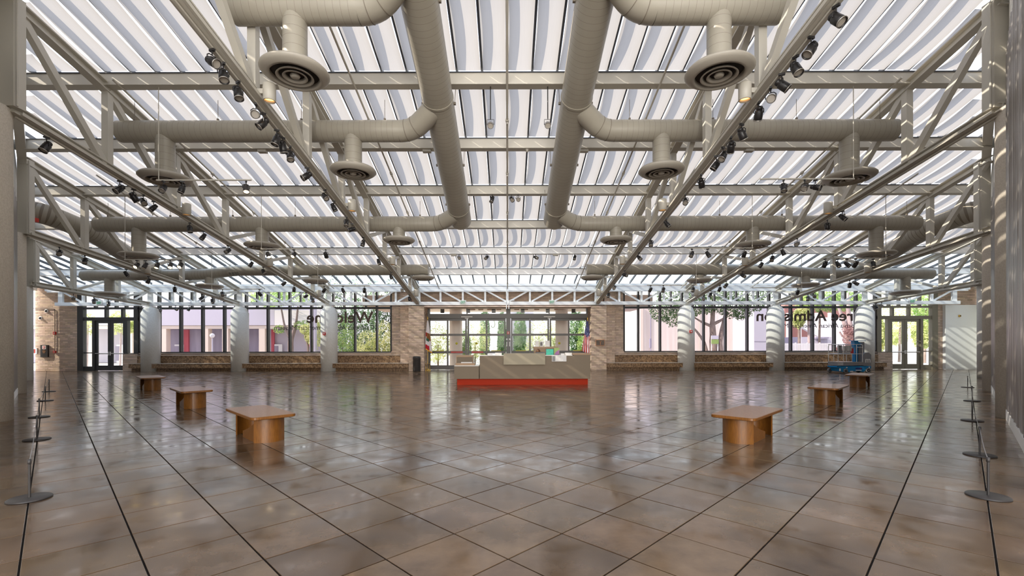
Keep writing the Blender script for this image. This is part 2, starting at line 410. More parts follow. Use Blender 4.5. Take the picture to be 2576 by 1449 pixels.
# ------------------------------------------------------------------ brick helpers
def bricks(mb, x0, x1, y, z0, z1, axis='x', sgn=-1, L=0.30, H=0.098):
    """a face of running-bond bricks; axis 'x': plane y=const facing sgn*y ; axis 'y': plane x=y_arg facing sgn*x"""
    z = z0; row = 0; g_ = 0.012
    while z < z1-0.02:
        h = min(H, z1-z); x = x0-(L/2 if row % 2 else 0)
        while x < x1-0.01:
            a = max(x, x0); b = min(x+L, x1)
            if b-a > 0.03:
                r = random.random(); t0 = 0.78+0.4*r; mb.t = (t0*1.0, t0*(0.97+.05*random.random()), t0*(0.93+.1*random.random()))
                pr = 0.012+0.006*random.random(); zz0 = z+g_/2+.004; zz1 = z+h-g_/2
                if axis == 'x':
                    f = y+sgn*pr; vs = [(a+.002, y, zz0), (b-.002, y, zz0), (b-.002, y, zz1), (a+.002, y, zz1), (a+.002, f, zz0), (b-.002, f, zz0), (b-.002, f, zz1), (a+.002, f, zz1)]
                else:
                    f = y+sgn*pr; vs = [(y, a+.002, zz0), (y, b-.002, zz0), (y, b-.002, zz1), (y, a+.002, zz1), (f, a+.002, zz0), (f, b-.002, zz0), (f, b-.002, zz1), (f, a+.002, zz1)]
                mb.add(vs, [(4, 5, 6, 7), (0, 1, 5, 4), (3, 7, 6, 2), (0, 4, 7, 3), (1, 2, 6, 5)])
            x += L
        z += H; row += 1
    mb.t = 1.0

YW = 27.6                       # window plane
wf = thing('wall_far', (0, YW, 0), kind='structure')
core = B(); br = B()
def bwall(x0, x1, yf, z0, z1, depth=0.3):
    core.box(x0, x1, yf, yf+depth, z0, z1); bricks(br, x0, x1, yf, z0, z1)
ZR = 5.0
bwall(-28.4, -25.85, 27.5, 0, ZR)                     # left corner
bwall(-22.9, -7.03, YW, 0, 1.02)                      # below the windows
bwall(7.03, 22.9, YW, 0, 1.02)
bwall(25.85, 28.4, 27.5, 0, ZR)
for s in (-1, 1):
    a, b = sorted((s*7.03, s*6.4)); bwall(a, b, YW, 0, ZR)
    a, b = sorted((s*6.4, s*5.77)); bwall(a, b, 27.25, 0, ZR)
bwall(-5.77, 5.77, 27.95, 3.78, ZR)                   # above the entrance
obj('mortar_bed', core, M['mortar'], wf)
tag(obj('brick', br, M['brick'], wf), kind='stuff')
mb = B(); mb.box(-28.4, 28.4, 26.95, 28.3, ZR, ZR+0.12); obj('roof_edge', mb, M['steel_white'], wf)
mb = B(); mb.box(-5.75, 5.75, 26.75, 28.3, 3.74, 3.80); obj('soffit', mb, M['porch'], wf)
mb = B()
for s in (-1, 1): a, b = sorted((s*22.9, s*7.03)); mb.box(a, b, YW-0.04, YW+.32, 1.02, 1.07)
obj('sill', mb, M['granite_edge'], wf)

# entrance piers (brick)
for s, sd in ((-1, 'left'), (1, 'right')):
    pr = thing('brick_pier', (s*5.33, 27.2, 0), f'buff brick pier flanking the central entrance ' + ('behind the black waste bin' if s < 0 else 'carrying the bronze plaque'), 'pier')
    a, b = sorted((s*5.77, s*4.89)); c_ = B(); c_.box(a, b, 26.72, 27.94, 0, 3.80); obj('core', c_, M['mortar'], pr)
    q = B(); bricks(q, a, b, 26.72, 0, 3.80); bricks(q, 26.72, 27.94, s*4.89, 0, 3.8, 'y', -s); bricks(q, 26.72, 27.25, s*5.77, 0, 3.8, 'y', s)
    tag(obj('brick', q, M['brick'], pr), kind='stuff')
# white partition on the right far wall
mb = B(); mb.box(26.15, 28.4, 27.30, 27.48, 0, 3.85); mb.box(26.15, 28.4, 27.28, 27.31, 0, 0.12)
tag(obj('white_partition', mb, M['white']), 'plain white partition panel standing against the brick wall in the right far corner', 'partition')

# ------------------------------------------------------------------ windows along the far wall
def pane(parent, x0, x1, z0, z1, y=YW+0.10, m='glass_tint'):
    q = B(); q.box(x0, x1, y-0.004, y+0.004, z0, z1); return obj('pane', q, M[m], parent)
MM = U/4
wi = 0
for s in (-1, 1):
    for k0, k1 in ((17, 12), (12, 8), (8, 5.336)):
        wi += 1
        lo, hi = sorted((s*k0*MM, s*k1*MM))
        if k0 == 17: lo, hi = sorted((s*22.25, s*k1*MM))
        wn = thing(f'window_{wi}', ((lo+hi)/2, YW, 1.05), kind='structure')
        fm = 'frame_left'
        q = B(); q.box(lo, hi, YW, YW+.2, 1.06, 1.13); q.box(lo, hi, YW-.02, YW+.2, 3.70, 3.82); q.box(lo, hi, YW, YW+.2, ZR-.06, ZR)
        obj('frame', q, M[fm], wn)
        ks = [k for k in range(5, 18) if k1-1e-6 <= k <= k0+1e-6]
        xs = sorted(set([lo, hi]+[s*k*MM for k in ks if lo < s*k*MM < hi]))
        for x in xs:
            if wi and abs(abs(x)-k1*MM) < .01 and k1 != 5.336: continue
            q = B(); q.box(x-.05, x+.05, YW-.03, YW+.2, 1.13, ZR-.06); obj('mullion', q, M[fm], wn)
        for a, b in zip(xs, xs[1:]):
            pane(wn, a+.05, b-.05, 1.13, 3.70)
            mid = (a+b)/2
            if b-a > 1.0:
                q = B(); q.box(mid-.035, mid+.035, YW-.01, YW+.18, 3.82, ZR-.06); obj('clerestory_mullion', q, M[fm], wn)
                pane(wn, a+.05, mid-.035, 3.82, ZR-.06, m='glass'); pane(wn, mid+.035, b-.05, 3.82, ZR-.06, m='glass')
            else: pane(wn, a+.05, b-.05, 3.82, ZR-.06, m='glass')

# ------------------------------------------------------------------ side doors (pairs) in the far wall
def side_door(s, no, fm):
    d = thing(f'door_{no}', (s*24, 27.5, 0), kind='structure')
    m = M[fm]
    def bx(q, a, b, y0, y1, z0, z1): lo, hi = sorted((s*a, s*b)); q.box(lo, hi, y0, y1, z0, z1); return q
    y0, y1 = 27.5, 27.7
    q = B()
    bx(q, 25.85, 25.50, y0-.05, y1, 0, ZR); bx(q, 22.25, 22.50, y0, y1, 1.02, ZR)
    bx(q, 25.50, 22.25, y0-.02, y1, 3.02, 3.22); bx(q, 25.50, 22.25, y0-.04, y1, 3.70, 3.82); bx(q, 25.5, 22.25, y0, y1, ZR-.06, ZR)
    bx(q, 24.98, 24.82, y0-.03, y1, 0, 3.02); bx(q, 23.02, 22.86, y0-.03, y1, 0, 3.02)
    bx(q, 25.50, 24.98, y0, y1, 0, .26); bx(q, 25.5, 24.98, y0, y1, 1.05, 1.11)
    obj('frame', q, m, d)
    for k in (24.2, 23.2): q = B(); bx(q, k+.06, k-.06, y0, y1, 3.22, 3.70); obj('mullion', q, m, d)
    for k in (24.85, 24.2, 23.6, 23.0): q = B(); bx(q, k+.05, k-.05, y0, y1, 3.82, ZR-.06); obj('clerestory_mullion', q, m, d)
    def pn(a, b, z0, z1): lo, hi = sorted((s*a, s*b)); pane(d, lo, hi, z0, z1, y=27.6, m='glass')
    pn(25.5, 24.98, .26, 1.05); pn(25.5, 24.98, 1.11, 3.02); pn(22.86, 22.5, 1.11, 3.02)
    pn(25.5, 24.26, 3.22, 3.7); pn(24.14, 23.26, 3.22, 3.7); pn(23.14, 22.5, 3.22, 3.7)
    pn(25.5, 24.9, 3.82, ZR-.06); pn(24.8, 24.25, 3.82, ZR-.06); pn(24.15, 23.65, 3.82, ZR-.06); pn(23.55, 23.05, 3.82, ZR-.06); pn(22.95, 22.5, 3.82, ZR-.06)
    for a, b in ((24.82, 23.93), (23.91, 23.02)):
        q = B(); bx(q, a, a-.15, y0+.03, y0+.09, .02, 3.02); bx(q, b+.15, b, y0+.03, y0+.09, .02, 3.02)
        bx(q, a-.15, b+.15, y0+.03, y0+.09, .02, .32); bx(q, a-.15, b+.15, y0+.03, y0+.09, 2.86, 3.02); bx(q, a-.15, b+.15, y0+.03, y0+.09, 1.0, 1.06)
        lf = obj('door_leaf', q, m, d)
        lo, hi = sorted((s*(a-.15), s*(b+.15)))
        pane(lf, lo, hi, .32, 1.0, y=y0+.06, m='glass'); pane(lf, lo, hi, 1.06, 2.86, y=y0+.06, m='glass')
        q = B(); q.tube([(s*a*1.0-s*.05, y0-.04, 1.04), (s*b+s*.05, y0-.04, 1.04)], .028, 8)
        e = b+.04 if a > 24 else a-.04
        q.box(s*e-.03, s*e+.03, y0-.06, y0+.03, .93, 1.15)
        obj('panic_bar', q, M['chrome'], lf)
    # low brick return beside the door
    q = B(); lo, hi = sorted((s*22.98, s*22.1)); q.box(lo, hi, 27.3, 27.58, 0, 1.02)
    rt = obj('brick_return', q, M['mortar'], d)
    q = B(); bricks(q, lo, hi, 27.3, 0, 1.02); tag(obj('brick', q, M['brick'], rt, ), kind='stuff')
side_door(-1, 1, 'frame_left'); side_door(1, 3, 'frame_olive')

# ------------------------------------------------------------------ central sliding entrance
d = thing('door_2', (0, 27.95, 0), kind='structure')
YD = 27.92
def cx(c): return (1060+c/5.854-1277)/(F/YD)
def cz(c): return 1.6+(864-740-c/5.854)/(F/YD)
m = M['frame_grey']
q = B(); xl, xr = cx(92), cx(2465)
q.box(xl-.05, cx(125), YD-.05, YD+.2, 0, 3.76); q.box(cx(2432), xr+.05, YD-.05, YD+.2, 0, 3.76)
q.box(cx(1250), cx(1312), YD-.1, YD+.25, 0, 3.76)
q.box(xl, xr, YD-.12, YD+.2, cz(355), cz(290)); q.box(xl, xr, YD, YD+.2, cz(207), 3.76)
obj('frame', q, m, d)
for c in (672, 1884): q = B(); q.box(cx(c)-.03, cx(c)+.03, YD, YD+.15, cz(290), cz(207)); obj('mullion', q, m, d)
for a, b in ((100, 668), (676, 1250), (1312, 1880), (1888, 2458)): pane(d, cx(a), cx(b), cz(290), cz(207), y=YD+.08, m='glass')
cols = [(130, 372), (398, 645), (703, 948), (973, 1220), (1340, 1588), (1613, 1858), (1913, 2160), (2187, 2428)]
rows = [(582, 390), (835, 613), (1047, 872)]
edges = [(112, 385), (385, 672), (677, 960), (960, 1240), (1322, 1600), (1600, 1884), (1889, 2173), (2173, 2445)]
for k, ((a, b), (ea, eb)) in enumerate(zip(cols, edges)):
    yy = YD+(.02 if k in (1, 2, 5, 6) else .09)
    q = B(); zt = cz(355)
    q.box(cx(ea), cx(a), yy, yy+.06, .02, zt); q.box(cx(b), cx(eb)-.004, yy, yy+.06, .02, zt)
    q.box(cx(a), cx(b), yy, yy+.06, cz(390), zt); q.box(cx(a), cx(b), yy, yy+.06, cz(613), cz(582)); q.box(cx(a), cx(b), yy, yy+.06, cz(872), cz(835)); q.box(cx(a), cx(b), yy, yy+.06, .02, cz(1047))
    lf = obj('door_leaf', q, m, d)
    for zb, zt2 in rows: pane(lf, cx(a), cx(b), cz(zb), cz(zt2), y=yy+.03, m='glass')
    if k in (1, 2, 6):
        c0 = {1: 518, 2: 812, 6: 2032}[k]; q = B(); q.lathe([(0, 0), (.075, 0), (.075, .006), (0, .006)], 20, mtx=Matrix.Translation((cx(c0), yy+.02, cz(724))) @ Matrix.Rotation(PI/2, 4, 'X'))
        obj('warning_dot', q, M['yellow'], lf)
    if k in (0, 3, 4, 7):
        q = B(); w_ = (cx(b)-cx(a)); q.box(cx(a)+w_*.22, cx(b)-w_*.18, yy-.01, yy, cz(838), cz(827)); obj('yellow_strip', q, M['yellow'], lf)
    if k in (1, 2):
        q = B(); q.box(cx(a)+.15, cx(b)-.15, yy-.008, yy, cz(864), cz(842)); obj('lettered_strip', q, M['red'], lf)
for c in (673, 1885):
    q = B(); q.box(cx(c-82), cx(c+82), YD-.16, YD-.12, cz(342), cz(327)); q.box(cx(c-28), cx(c+28), YD-.16, YD-.13, cz(362), cz(350)); obj('door_sensor', q, M['paper'], d)
for c in (1258, 1300):
    q = B(); q.box(cx(c-11), cx(c+11), YD-.13, YD-.1, cz(678), cz(652)); q.box(cx(c-7), cx(c+7), YD-.13, YD-.1, cz(768), cz(700)); obj('wall_switch', q, M['paper'], d)
q = B(); q.box(cx(1259), cx(1299), YD-.15, YD-.1, cz(592), cz(550)); o = obj('red_alarm', q, M['red'], d)
q = B(); q.box(cx(1272), cx(1286), YD-.16, YD-.15, cz(583), cz(558)); obj('alarm_strobe', q, M['paper'], o)

# ------------------------------------------------------------------ columns
def far_col(x, label):
    t = thing('concrete_column', (x, 27, 0), label, 'column', 'round concrete columns along the windows')
    q = B(); q.lathe([(.0, 0), (.475, 0), (.475, 3.42), (.45, 3.45)], 36, (x, 27, 0)); obj('shaft', q, M['concrete'], t)
    q = B(); q.lathe([(.45, 3.45), (.44, 3.50), (.41, 3.52), (.405, 3.58), (.385, 3.60), (.38, 3.66), (.34, 3.70), (.30, 3.74), (0, 3.74)], 36, (x, 27, 0)); obj('capital', q, M['concrete'], t)
    q = B(); q.box(x-.2, x+.2, 26.85, 27.15, 3.74, 3.84); obj('bearing_plate', q, M['steel_white'], t)
names = {-4: 'round concrete column beside the dark left corner doors', -3: 'round concrete column in the middle of the left windows, no alarm box',
         -2: 'round concrete column under the reversed Welcome lettering, with red alarm box', 2: 'round concrete column with red alarm box before the shady tree on the right',
         3: 'round concrete column splitting the reversed Free Admission lettering', 4: 'round concrete column behind the blue lift'}
for k, lb in names.items(): far_col(k*U, lb)
for s, sd in ((-1, 'left'), (1, 'right')):
    for x, zt, lb, y in ((10.95, 6.62, 'nearest', 9.5 if s < 0 else 9.63), (16.3, 5.25, 'middle', 14.85 if s < 0 else 15.06), (21.6, 4.15, 'farthest', 20.18 if s < 0 else 20.4)):
        t = thing('concrete_column', (s*x, y, 0), f'{lb} of the three concrete columns set in the {sd} side wall', 'column', 'columns in the side walls')
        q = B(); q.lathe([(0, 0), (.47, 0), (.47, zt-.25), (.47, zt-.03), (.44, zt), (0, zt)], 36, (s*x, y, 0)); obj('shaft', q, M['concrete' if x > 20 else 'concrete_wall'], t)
        q = B(); xx = s*(x-.42); yy = y+.2
        q.ibeam((xx, yy+.1, zt), (xx, yy+.1, roof(yy)-.1), .28, .28, .03, up=(0, 1, 0)) if False else q.box(xx-.16, xx+.16, yy-.1, yy+.16, zt, roof(yy)-.15)
        obj('steel_stub', q, M['steel'], t)
        q = B(); q.tube([(xx+s*.0-s*.2, yy-.06, zt), (xx-s*.2, yy-.06, roof(yy)-.2)], .02, 8); obj('conduit', q, M['steel'], t)

# ------------------------------------------------------------------ built-in benches
def bench_poly(x0, x1, yf, yb, cut0, cut1):
    """plan outline with round notches at the columns (cut = column x or None)"""
    p = []; r = .49
    def arc(cxx, a0, a1):
        return [(cxx+r*math.cos(a0+(a1-a0)*k/6), 27+r*math.sin(a0+(a1-a0)*k/6)) for k in range(7)]
    if cut0 is not None:
        af = math.asin(max(-1, (yf-27)/r)); p += arc(cut0, math.pi/2 if yb > 27.48 else math.asin(min(1, (yb-27)/r)), af)
        p = [q_ for q_ in p]
    else: p += [(x0, yb), (x0, yf)]
    if cut1 is not None:
        af = math.asin(max(-1, (yf-27)/r)); ab = math.asin(min(1, (yb-27)/r)); p += arc(cut1, PI-af, PI-ab)
    else: p += [(x1, yf), (x1, yb)]
    return p
for s, sd in ((-1, 'left'), (1, 'right')):
    segs = [(22.1, 21.08, 'short end'), (21.08, 15.81, 'outer'), (15.81, 10.54, 'middle'), (10.54, 5.79, 'inner')]
    for a, b, w_ in segs:
        lo, hi = sorted((s*a, s*b))
        cl = lo if abs(lo) in (21.08, 15.81, 10.54) else None; ch = hi if abs(hi) in (21.08, 15.81, 10.54) else None
        nm = {'short end': 'short end piece of bronze granite bench between door and column', 'outer': 'bronze granite built-in bench run nearest the corner doors',
              'middle': 'middle bronze granite built-in bench run below the windows', 'inner': 'bronze granite built-in bench run ending at the brick pier'}[w_]
        t = thing('built_in_bench', ((lo+hi)/2, 27, 0), nm+f', {sd} side', 'bench', 'granite benches under the windows')
        q = B(); q.prism(bench_poly(lo, hi, 26.64, 27.25, cl, ch), .19, .44); obj('seat', q, M['brown_granite'], t)
        q = B(); q.prism(bench_poly(lo, hi, 26.62, 27.25, cl, ch), .44, .465); obj('seat_edge', q, M['granite_edge'], t)
        l2, h2 = lo, hi
        if w_ == 'inner': l2, h2 = (lo, -6.42) if s < 0 else (6.42, hi)
        q = B(); q.box(l2+(.0 if cl is None else .3), h2-(0 if ch is None else .3), 27.26, 27.40, .465, .90); obj('backrest', q, M['brown_granite'], t)
        q = B(); q.box(l2+(.0 if cl is None else .3), h2-(0 if ch is None else .3), 27.25, YW, .90, .925); obj('backrest_cap', q, M['granite_edge'], t)
        q = B(); q.box(lo+(.0 if cl is None else .44), hi-(0 if ch is None else .44), 26.85, 27.24, 0, .19); obj('plinth', q, M['brown_granite'], t)

# ------------------------------------------------------------------ roof: purlins, mullions, shade strips, panes
ce = thing('ceiling', (0, 17, 7), kind='structure')
for y in NODES[:-1]+[4.4, 1.85]:
    q = B(); X = max(y+WCR-.1, 6.3 if y < 5.5 else 0); q.box(-X-.2, X, y-.10, y+.10, roof(y)-.155, roof(y)+.13)
    q.box(-X-.2, X, y-.13, y+.13, roof(y)-.18, roof(y)-.155)
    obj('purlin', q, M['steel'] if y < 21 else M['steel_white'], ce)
for y in NODES[1:-1]:       # dark ledge bar above each purlin on the far side
    q = B(); X = y+WC-.15; q.box(-X, X, y-.13, y-.09, roof(y)+.125, roof(y)+.15); obj('ledge_bar', q, M['mullion'], ce)
SP = U/8
kmax = 42
for k in range(-kmax, kmax+1):
    x = k*SP; ys = max(abs(x)-wc(x)+.12, -2.0)
    if ys > 26.5: continue
    q = B(); q.add([(x+a, y, roof(y)+z) for y in (ys, 27.1) for a, z in ((-.03, .19), (.03, .19), (.03, .30), (-.03, .30))],
                   [(0, 1, 5, 4), (1, 2, 6, 5), (2, 3, 7, 6), (3, 0, 4, 7), (3, 2, 1, 0), (4, 5, 6, 7)])
    obj('mullion', q, M['mullion'], ce)
rest = B()
for bi in range(-4, 7):
    if bi >= 0: y0, y1 = NODES[bi], NODES[bi+1]
    else: y0, y1 = NODES[0]+2.55*bi, NODES[0]+2.55*(bi+1)
    for k in range(-kmax, kmax):
        xa, xb = k*SP+.027, (k+1)*SP-.027
        if bi == 6 and (abs((xa+xb)/2) > 2*U): continue
        xm = max(abs(xa), abs(xb)); ya = max(y0+.1, xm-wc(xa)+.1)
        if ya > y1-.5: continue
        if y1 < 5.6 and xm > 6.4: continue
        rr = random.Random(k*31+bi)
        sag = 0.035+0.03*rr.random()+(0.08 if y0 > 19 else 0)
        rows_ = 12; vs = []; nx = 4
        for r_ in range(rows_+1):
            v = r_/rows_; y = ya+(y1-.1-ya)*v
            for c_ in range(nx+1):
                u_ = c_/nx
                z = roof(y)+.17-sag*4*v*(1-v)*(1.0+0.25*math.sin(PI*u_)) - .012*math.sin(PI*u_)
                wv = 0.010*math.sin(PI*v)*(1 if c_ == 0 else -1 if c_ == nx else 0)
                vs.append((xa+(xb-xa)*u_+wv, y, z))
        fs = [(r_*(nx+1)+c_, r_*(nx+1)+c_+1, (r_+1)*(nx+1)+c_+1, (r_+1)*(nx+1)+c_) for r_ in range(rows_) for c_ in range(nx)]
        if bi < 1: rest.smooth = True; rest.add(vs, fs); rest.smooth = False
        else:
            q = B(); q.smooth = True; q.add(vs, fs); obj('shade_strip', q, M['cloth'], ce)
tag(obj('shade_strip', rest, M['cloth'], ce), kind='stuff')
# clear panes at the far edge
for (y0, y1, lim) in ((24.75, 27.05, 0), (22.2, 24.75, 2*U)):
    for k in range(-kmax, kmax):
        xa, xb = k*SP+.03, (k+1)*SP-.03
        if abs((xa+xb)/2) < lim: continue
        ya = max(y0, max(abs(xa), abs(xb))-wc(xa)+.1)
        if ya > y1-.3: continue
        q = B(); q.add([(x, y, roof(y)+.24) for x, y in ((xa, ya), (xb, ya), (xb, y1), (xa, y1))], [(0, 1, 2, 3)])
        obj('roof_pane', q, M['glass_roof'], ce)
# ------------------------------------------------------------------ trusses
def truss(x, yw, zw, label, stub=True):
    S = M['steel']
    t = thing('roof_truss', (x, 17, 6), label, 'truss', 'steel trusses spanning from side wall to window wall')
    zb = lambda y: 3.97+(zw-3.97)*(27-y)/(27-yw)
    zt = lambda y: roof(y)-.22
    q = B(); q.ibeam((x, yw, zt(yw)), (x, 26.95, zt(26.95)), .22, .24); obj('top_chord', q, S, t)
    q = B(); q.ibeam((x, yw, zb(yw)), (x, 26.95, zb(26.95)), .20, .20, .03)
    s_ = 1 if x < 0 else -1
    q.beam((x+s_*.13, yw+.1, zb(yw+.1)-.06), (x+s_*.13, 26.5, zb(26.5)-.06), .05, .07)
    obj('bottom_chord', q, S, t)
    q = B(); q.beam((x, yw+.1, zb(yw+.1)-.135), (x, 26.3, zb(26.3)-.135), .045, .04); obj('light_track', q, M['steel'], t)
    ns = [n for n in NODES[:-1] if n > yw+.6]
    for n in ns:
        q = B(); q.beam((x, n, zb(n)+.08), (x, n, zt(n)-.1), .17, .17, up=(0, 1, 0)); obj('vertical_strut', q, S, t)
    prev = yw+.1
    flip = {5.27: 17.1, 10.54: 17.1, 15.81: 19.65, 21.08: 22.2}[abs(x)]
    for n in ns:
        if n <= flip+.01: q = B(); q.beam((x, prev, zt(prev)-.05), (x, n-.1, zb(n)+.06), .14, .16)
        else: q = B(); q.beam((x, prev+.1, zb(prev)+.06), (x, n, zt(n)-.08), .12, .12)
        obj('diagonal_strut', q, S, t); prev = n
    q = B(); q.beam((x, prev+.1, zb(prev)+.06), (x, 26.9, zt(26.9)-.05), .12, .12); obj('diagonal_strut', q, S, t)
    return zb
ZB = {}
for s, sd in ((-1, 'left'), (1, 'right')):
    ZB[s*1] = truss(s*5.27, 4.5, 7.62, f'steel truss next to the main duct on the {sd}, running to the brick pier')
    ZB[s*2] = truss(s*10.54, 9.7, 6.62, f'steel truss landing on the nearest {sd} wall column')
    ZB[s*3] = truss(s*15.81, 14.95, 5.32, f'steel truss landing on the middle {sd} wall column')
    ZB[s*4] = truss(s*21.08, 20.2, 4.3, f'shortest steel truss landing on the farthest {sd} wall column')
# far trellis truss
t = thing('window_wall_truss', (0, 27, 4.4), 'long low white truss running the width of the window wall above the columns', 'truss')
S = M['steel_white']
q = B(); q.ibeam((-26.6, 26.98, 3.96), (26.6, 26.98, 3.96), .24, .20, .03, up=(0, 0, 1)); q.box(-26.6, 26.6, 26.84, 26.87, 3.87, 4.05); obj('bottom_chord', q, S, t)
q = B(); q.box(-27.2, 27.2, 26.86, 27.1, 4.72, 4.95); obj('top_chord', q, S, t)
q = B(); q.tube([(-27, 26.80, 4.66), (27, 26.80, 4.66)], .03, 8); obj('conduit', q, S, t)
for k in range(-20, 21):
    q = B(); w_ = .26 if k % 4 == 0 and k != 0 else .11
    q.box(k*MM-w_/2, k*MM+w_/2, 26.92, 27.04, 4.06, 4.72); obj('vertical_strut', q, S, t)
for k in range(-20, 20):
    down = (k < 0 and k >= -4) or (not (-4 <= k < 4) and k % 4 in (0, 1))
    a, b = (4.70, 4.08) if down else (4.08, 4.70)
    q = B(); q.beam((k*MM+.1, 26.98, a), ((k+1)*MM-.1, 26.98, b), .07, .09); obj('diagonal_strut', q, S, t)

# ------------------------------------------------------------------ ducts
def resample(pts, step):
    out_ = []; pts = [Vector(p) for p in pts]
    for a, b in zip(pts, pts[1:]):
        L = (b-a).length; n = max(1, round(L/step))
        for k in range(n): out_.append(a+(b-a)*k/n)
    out_.append(pts[-1]); return out_
def bend(pts, r, n=6):
    """round the corners of a polyline"""
    pts = [Vector(p) for p in pts]; o_ = [pts[0]]
    for a, b, c in zip(pts, pts[1:], pts[2:]):
        u = (a-b).normalized(); w = (c-b).normalized(); p0 = b+u*r; p1 = b+w*r
        for k in range(n+1):
            t_ = k/n; o_.append((p0*(1-t_)+b*t_)*(1-t_)+(b*(1-t_)+p1*t_)*t_)
    o_.append(pts[-1]); return o_
def duct(parent, name, path, r, seg=28, cap=True, step=.15, round_end=False):
    pts = resample(path, step)
    q = B(); P_ = []; R_ = []; 
    for i, p in enumerate(pts):
        d_ = (pts[min(i+1, len(pts)-1)]-pts[max(i-1, 0)]).normalized()
        if 0 < i < len(pts)-1:
            P_ += [p-d_*.0028, p+d_*.0028]; R_ += [r, r]
        else: P_.append(p); R_.append(r)
    q.tube(P_, R_, seg, caps=cap)
    if round_end:
        d_ = (pts[-1]-pts[-2]).normalized(); pe = [pts[-1]+d_*r*.22*math.sin(a) for a in (0.5, 1.0, 1.4)]; re = [r*math.cos(a*.9)+.02*r for a in (0.4, 0.9, 1.5)]
        q.tube([pts[-1]]+pe, [r]+re, seg)
    # dark seam faces: the narrow bands
    nb = 0
    for i in range(len(q.f)):
        if len(q.f[i]) == 4:
            ring = i//seg
            if ring % 2 == 1 and ring < len(P_)-2: q.mi[i] = 1
    return obj(name, q, [M['duct'], M['seam']], parent)
def diffuser(parent, x, y, zc, zd, r=.62, stem_r=.235, tilt=0):
    """round ceiling diffuser under a drop"""
    dz = zd
    duct(parent, 'drop_duct', [(x, y, zc-.1), (x, y, dz+.16)], stem_r, 20, False, .17)
    q = B()
    q.lathe([(stem_r, .20), (stem_r+.03, .17), (r*.72, .155), (r*.93, .13), (r, .085), (r*1.0, .06), (r*.93, .02), (r*.80, -.03), (r*.72, -.035), (r*.70, .0), (r*.70, .07)], 36, (x, y, dz))
    df = obj('diffuser', q, M['diffuser'], parent)
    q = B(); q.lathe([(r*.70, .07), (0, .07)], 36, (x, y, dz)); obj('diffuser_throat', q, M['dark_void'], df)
    for rr in (.50, .32):
        q = B(); q.lathe([(r*(rr+.045), -.03), (r*(rr-.03), .035), (r*(rr-.055), .03), (r*(rr+.0), -.04), (r*(rr+.045), -.03)], 32, (x, y, dz)); obj('diffuser_ring', q, M['diffuser'], df)
    q = B(); q.lathe([(0, -.045), (r*.08, -.045), (r*.13, -.03), (r*.15, .0), (r*.10, .06), (0, .06)], 24, (x, y, dz)); obj('diffuser_core', q, M['diffuser'], df)
zmain = lambda y: 8.8-.273*(y-9.57)
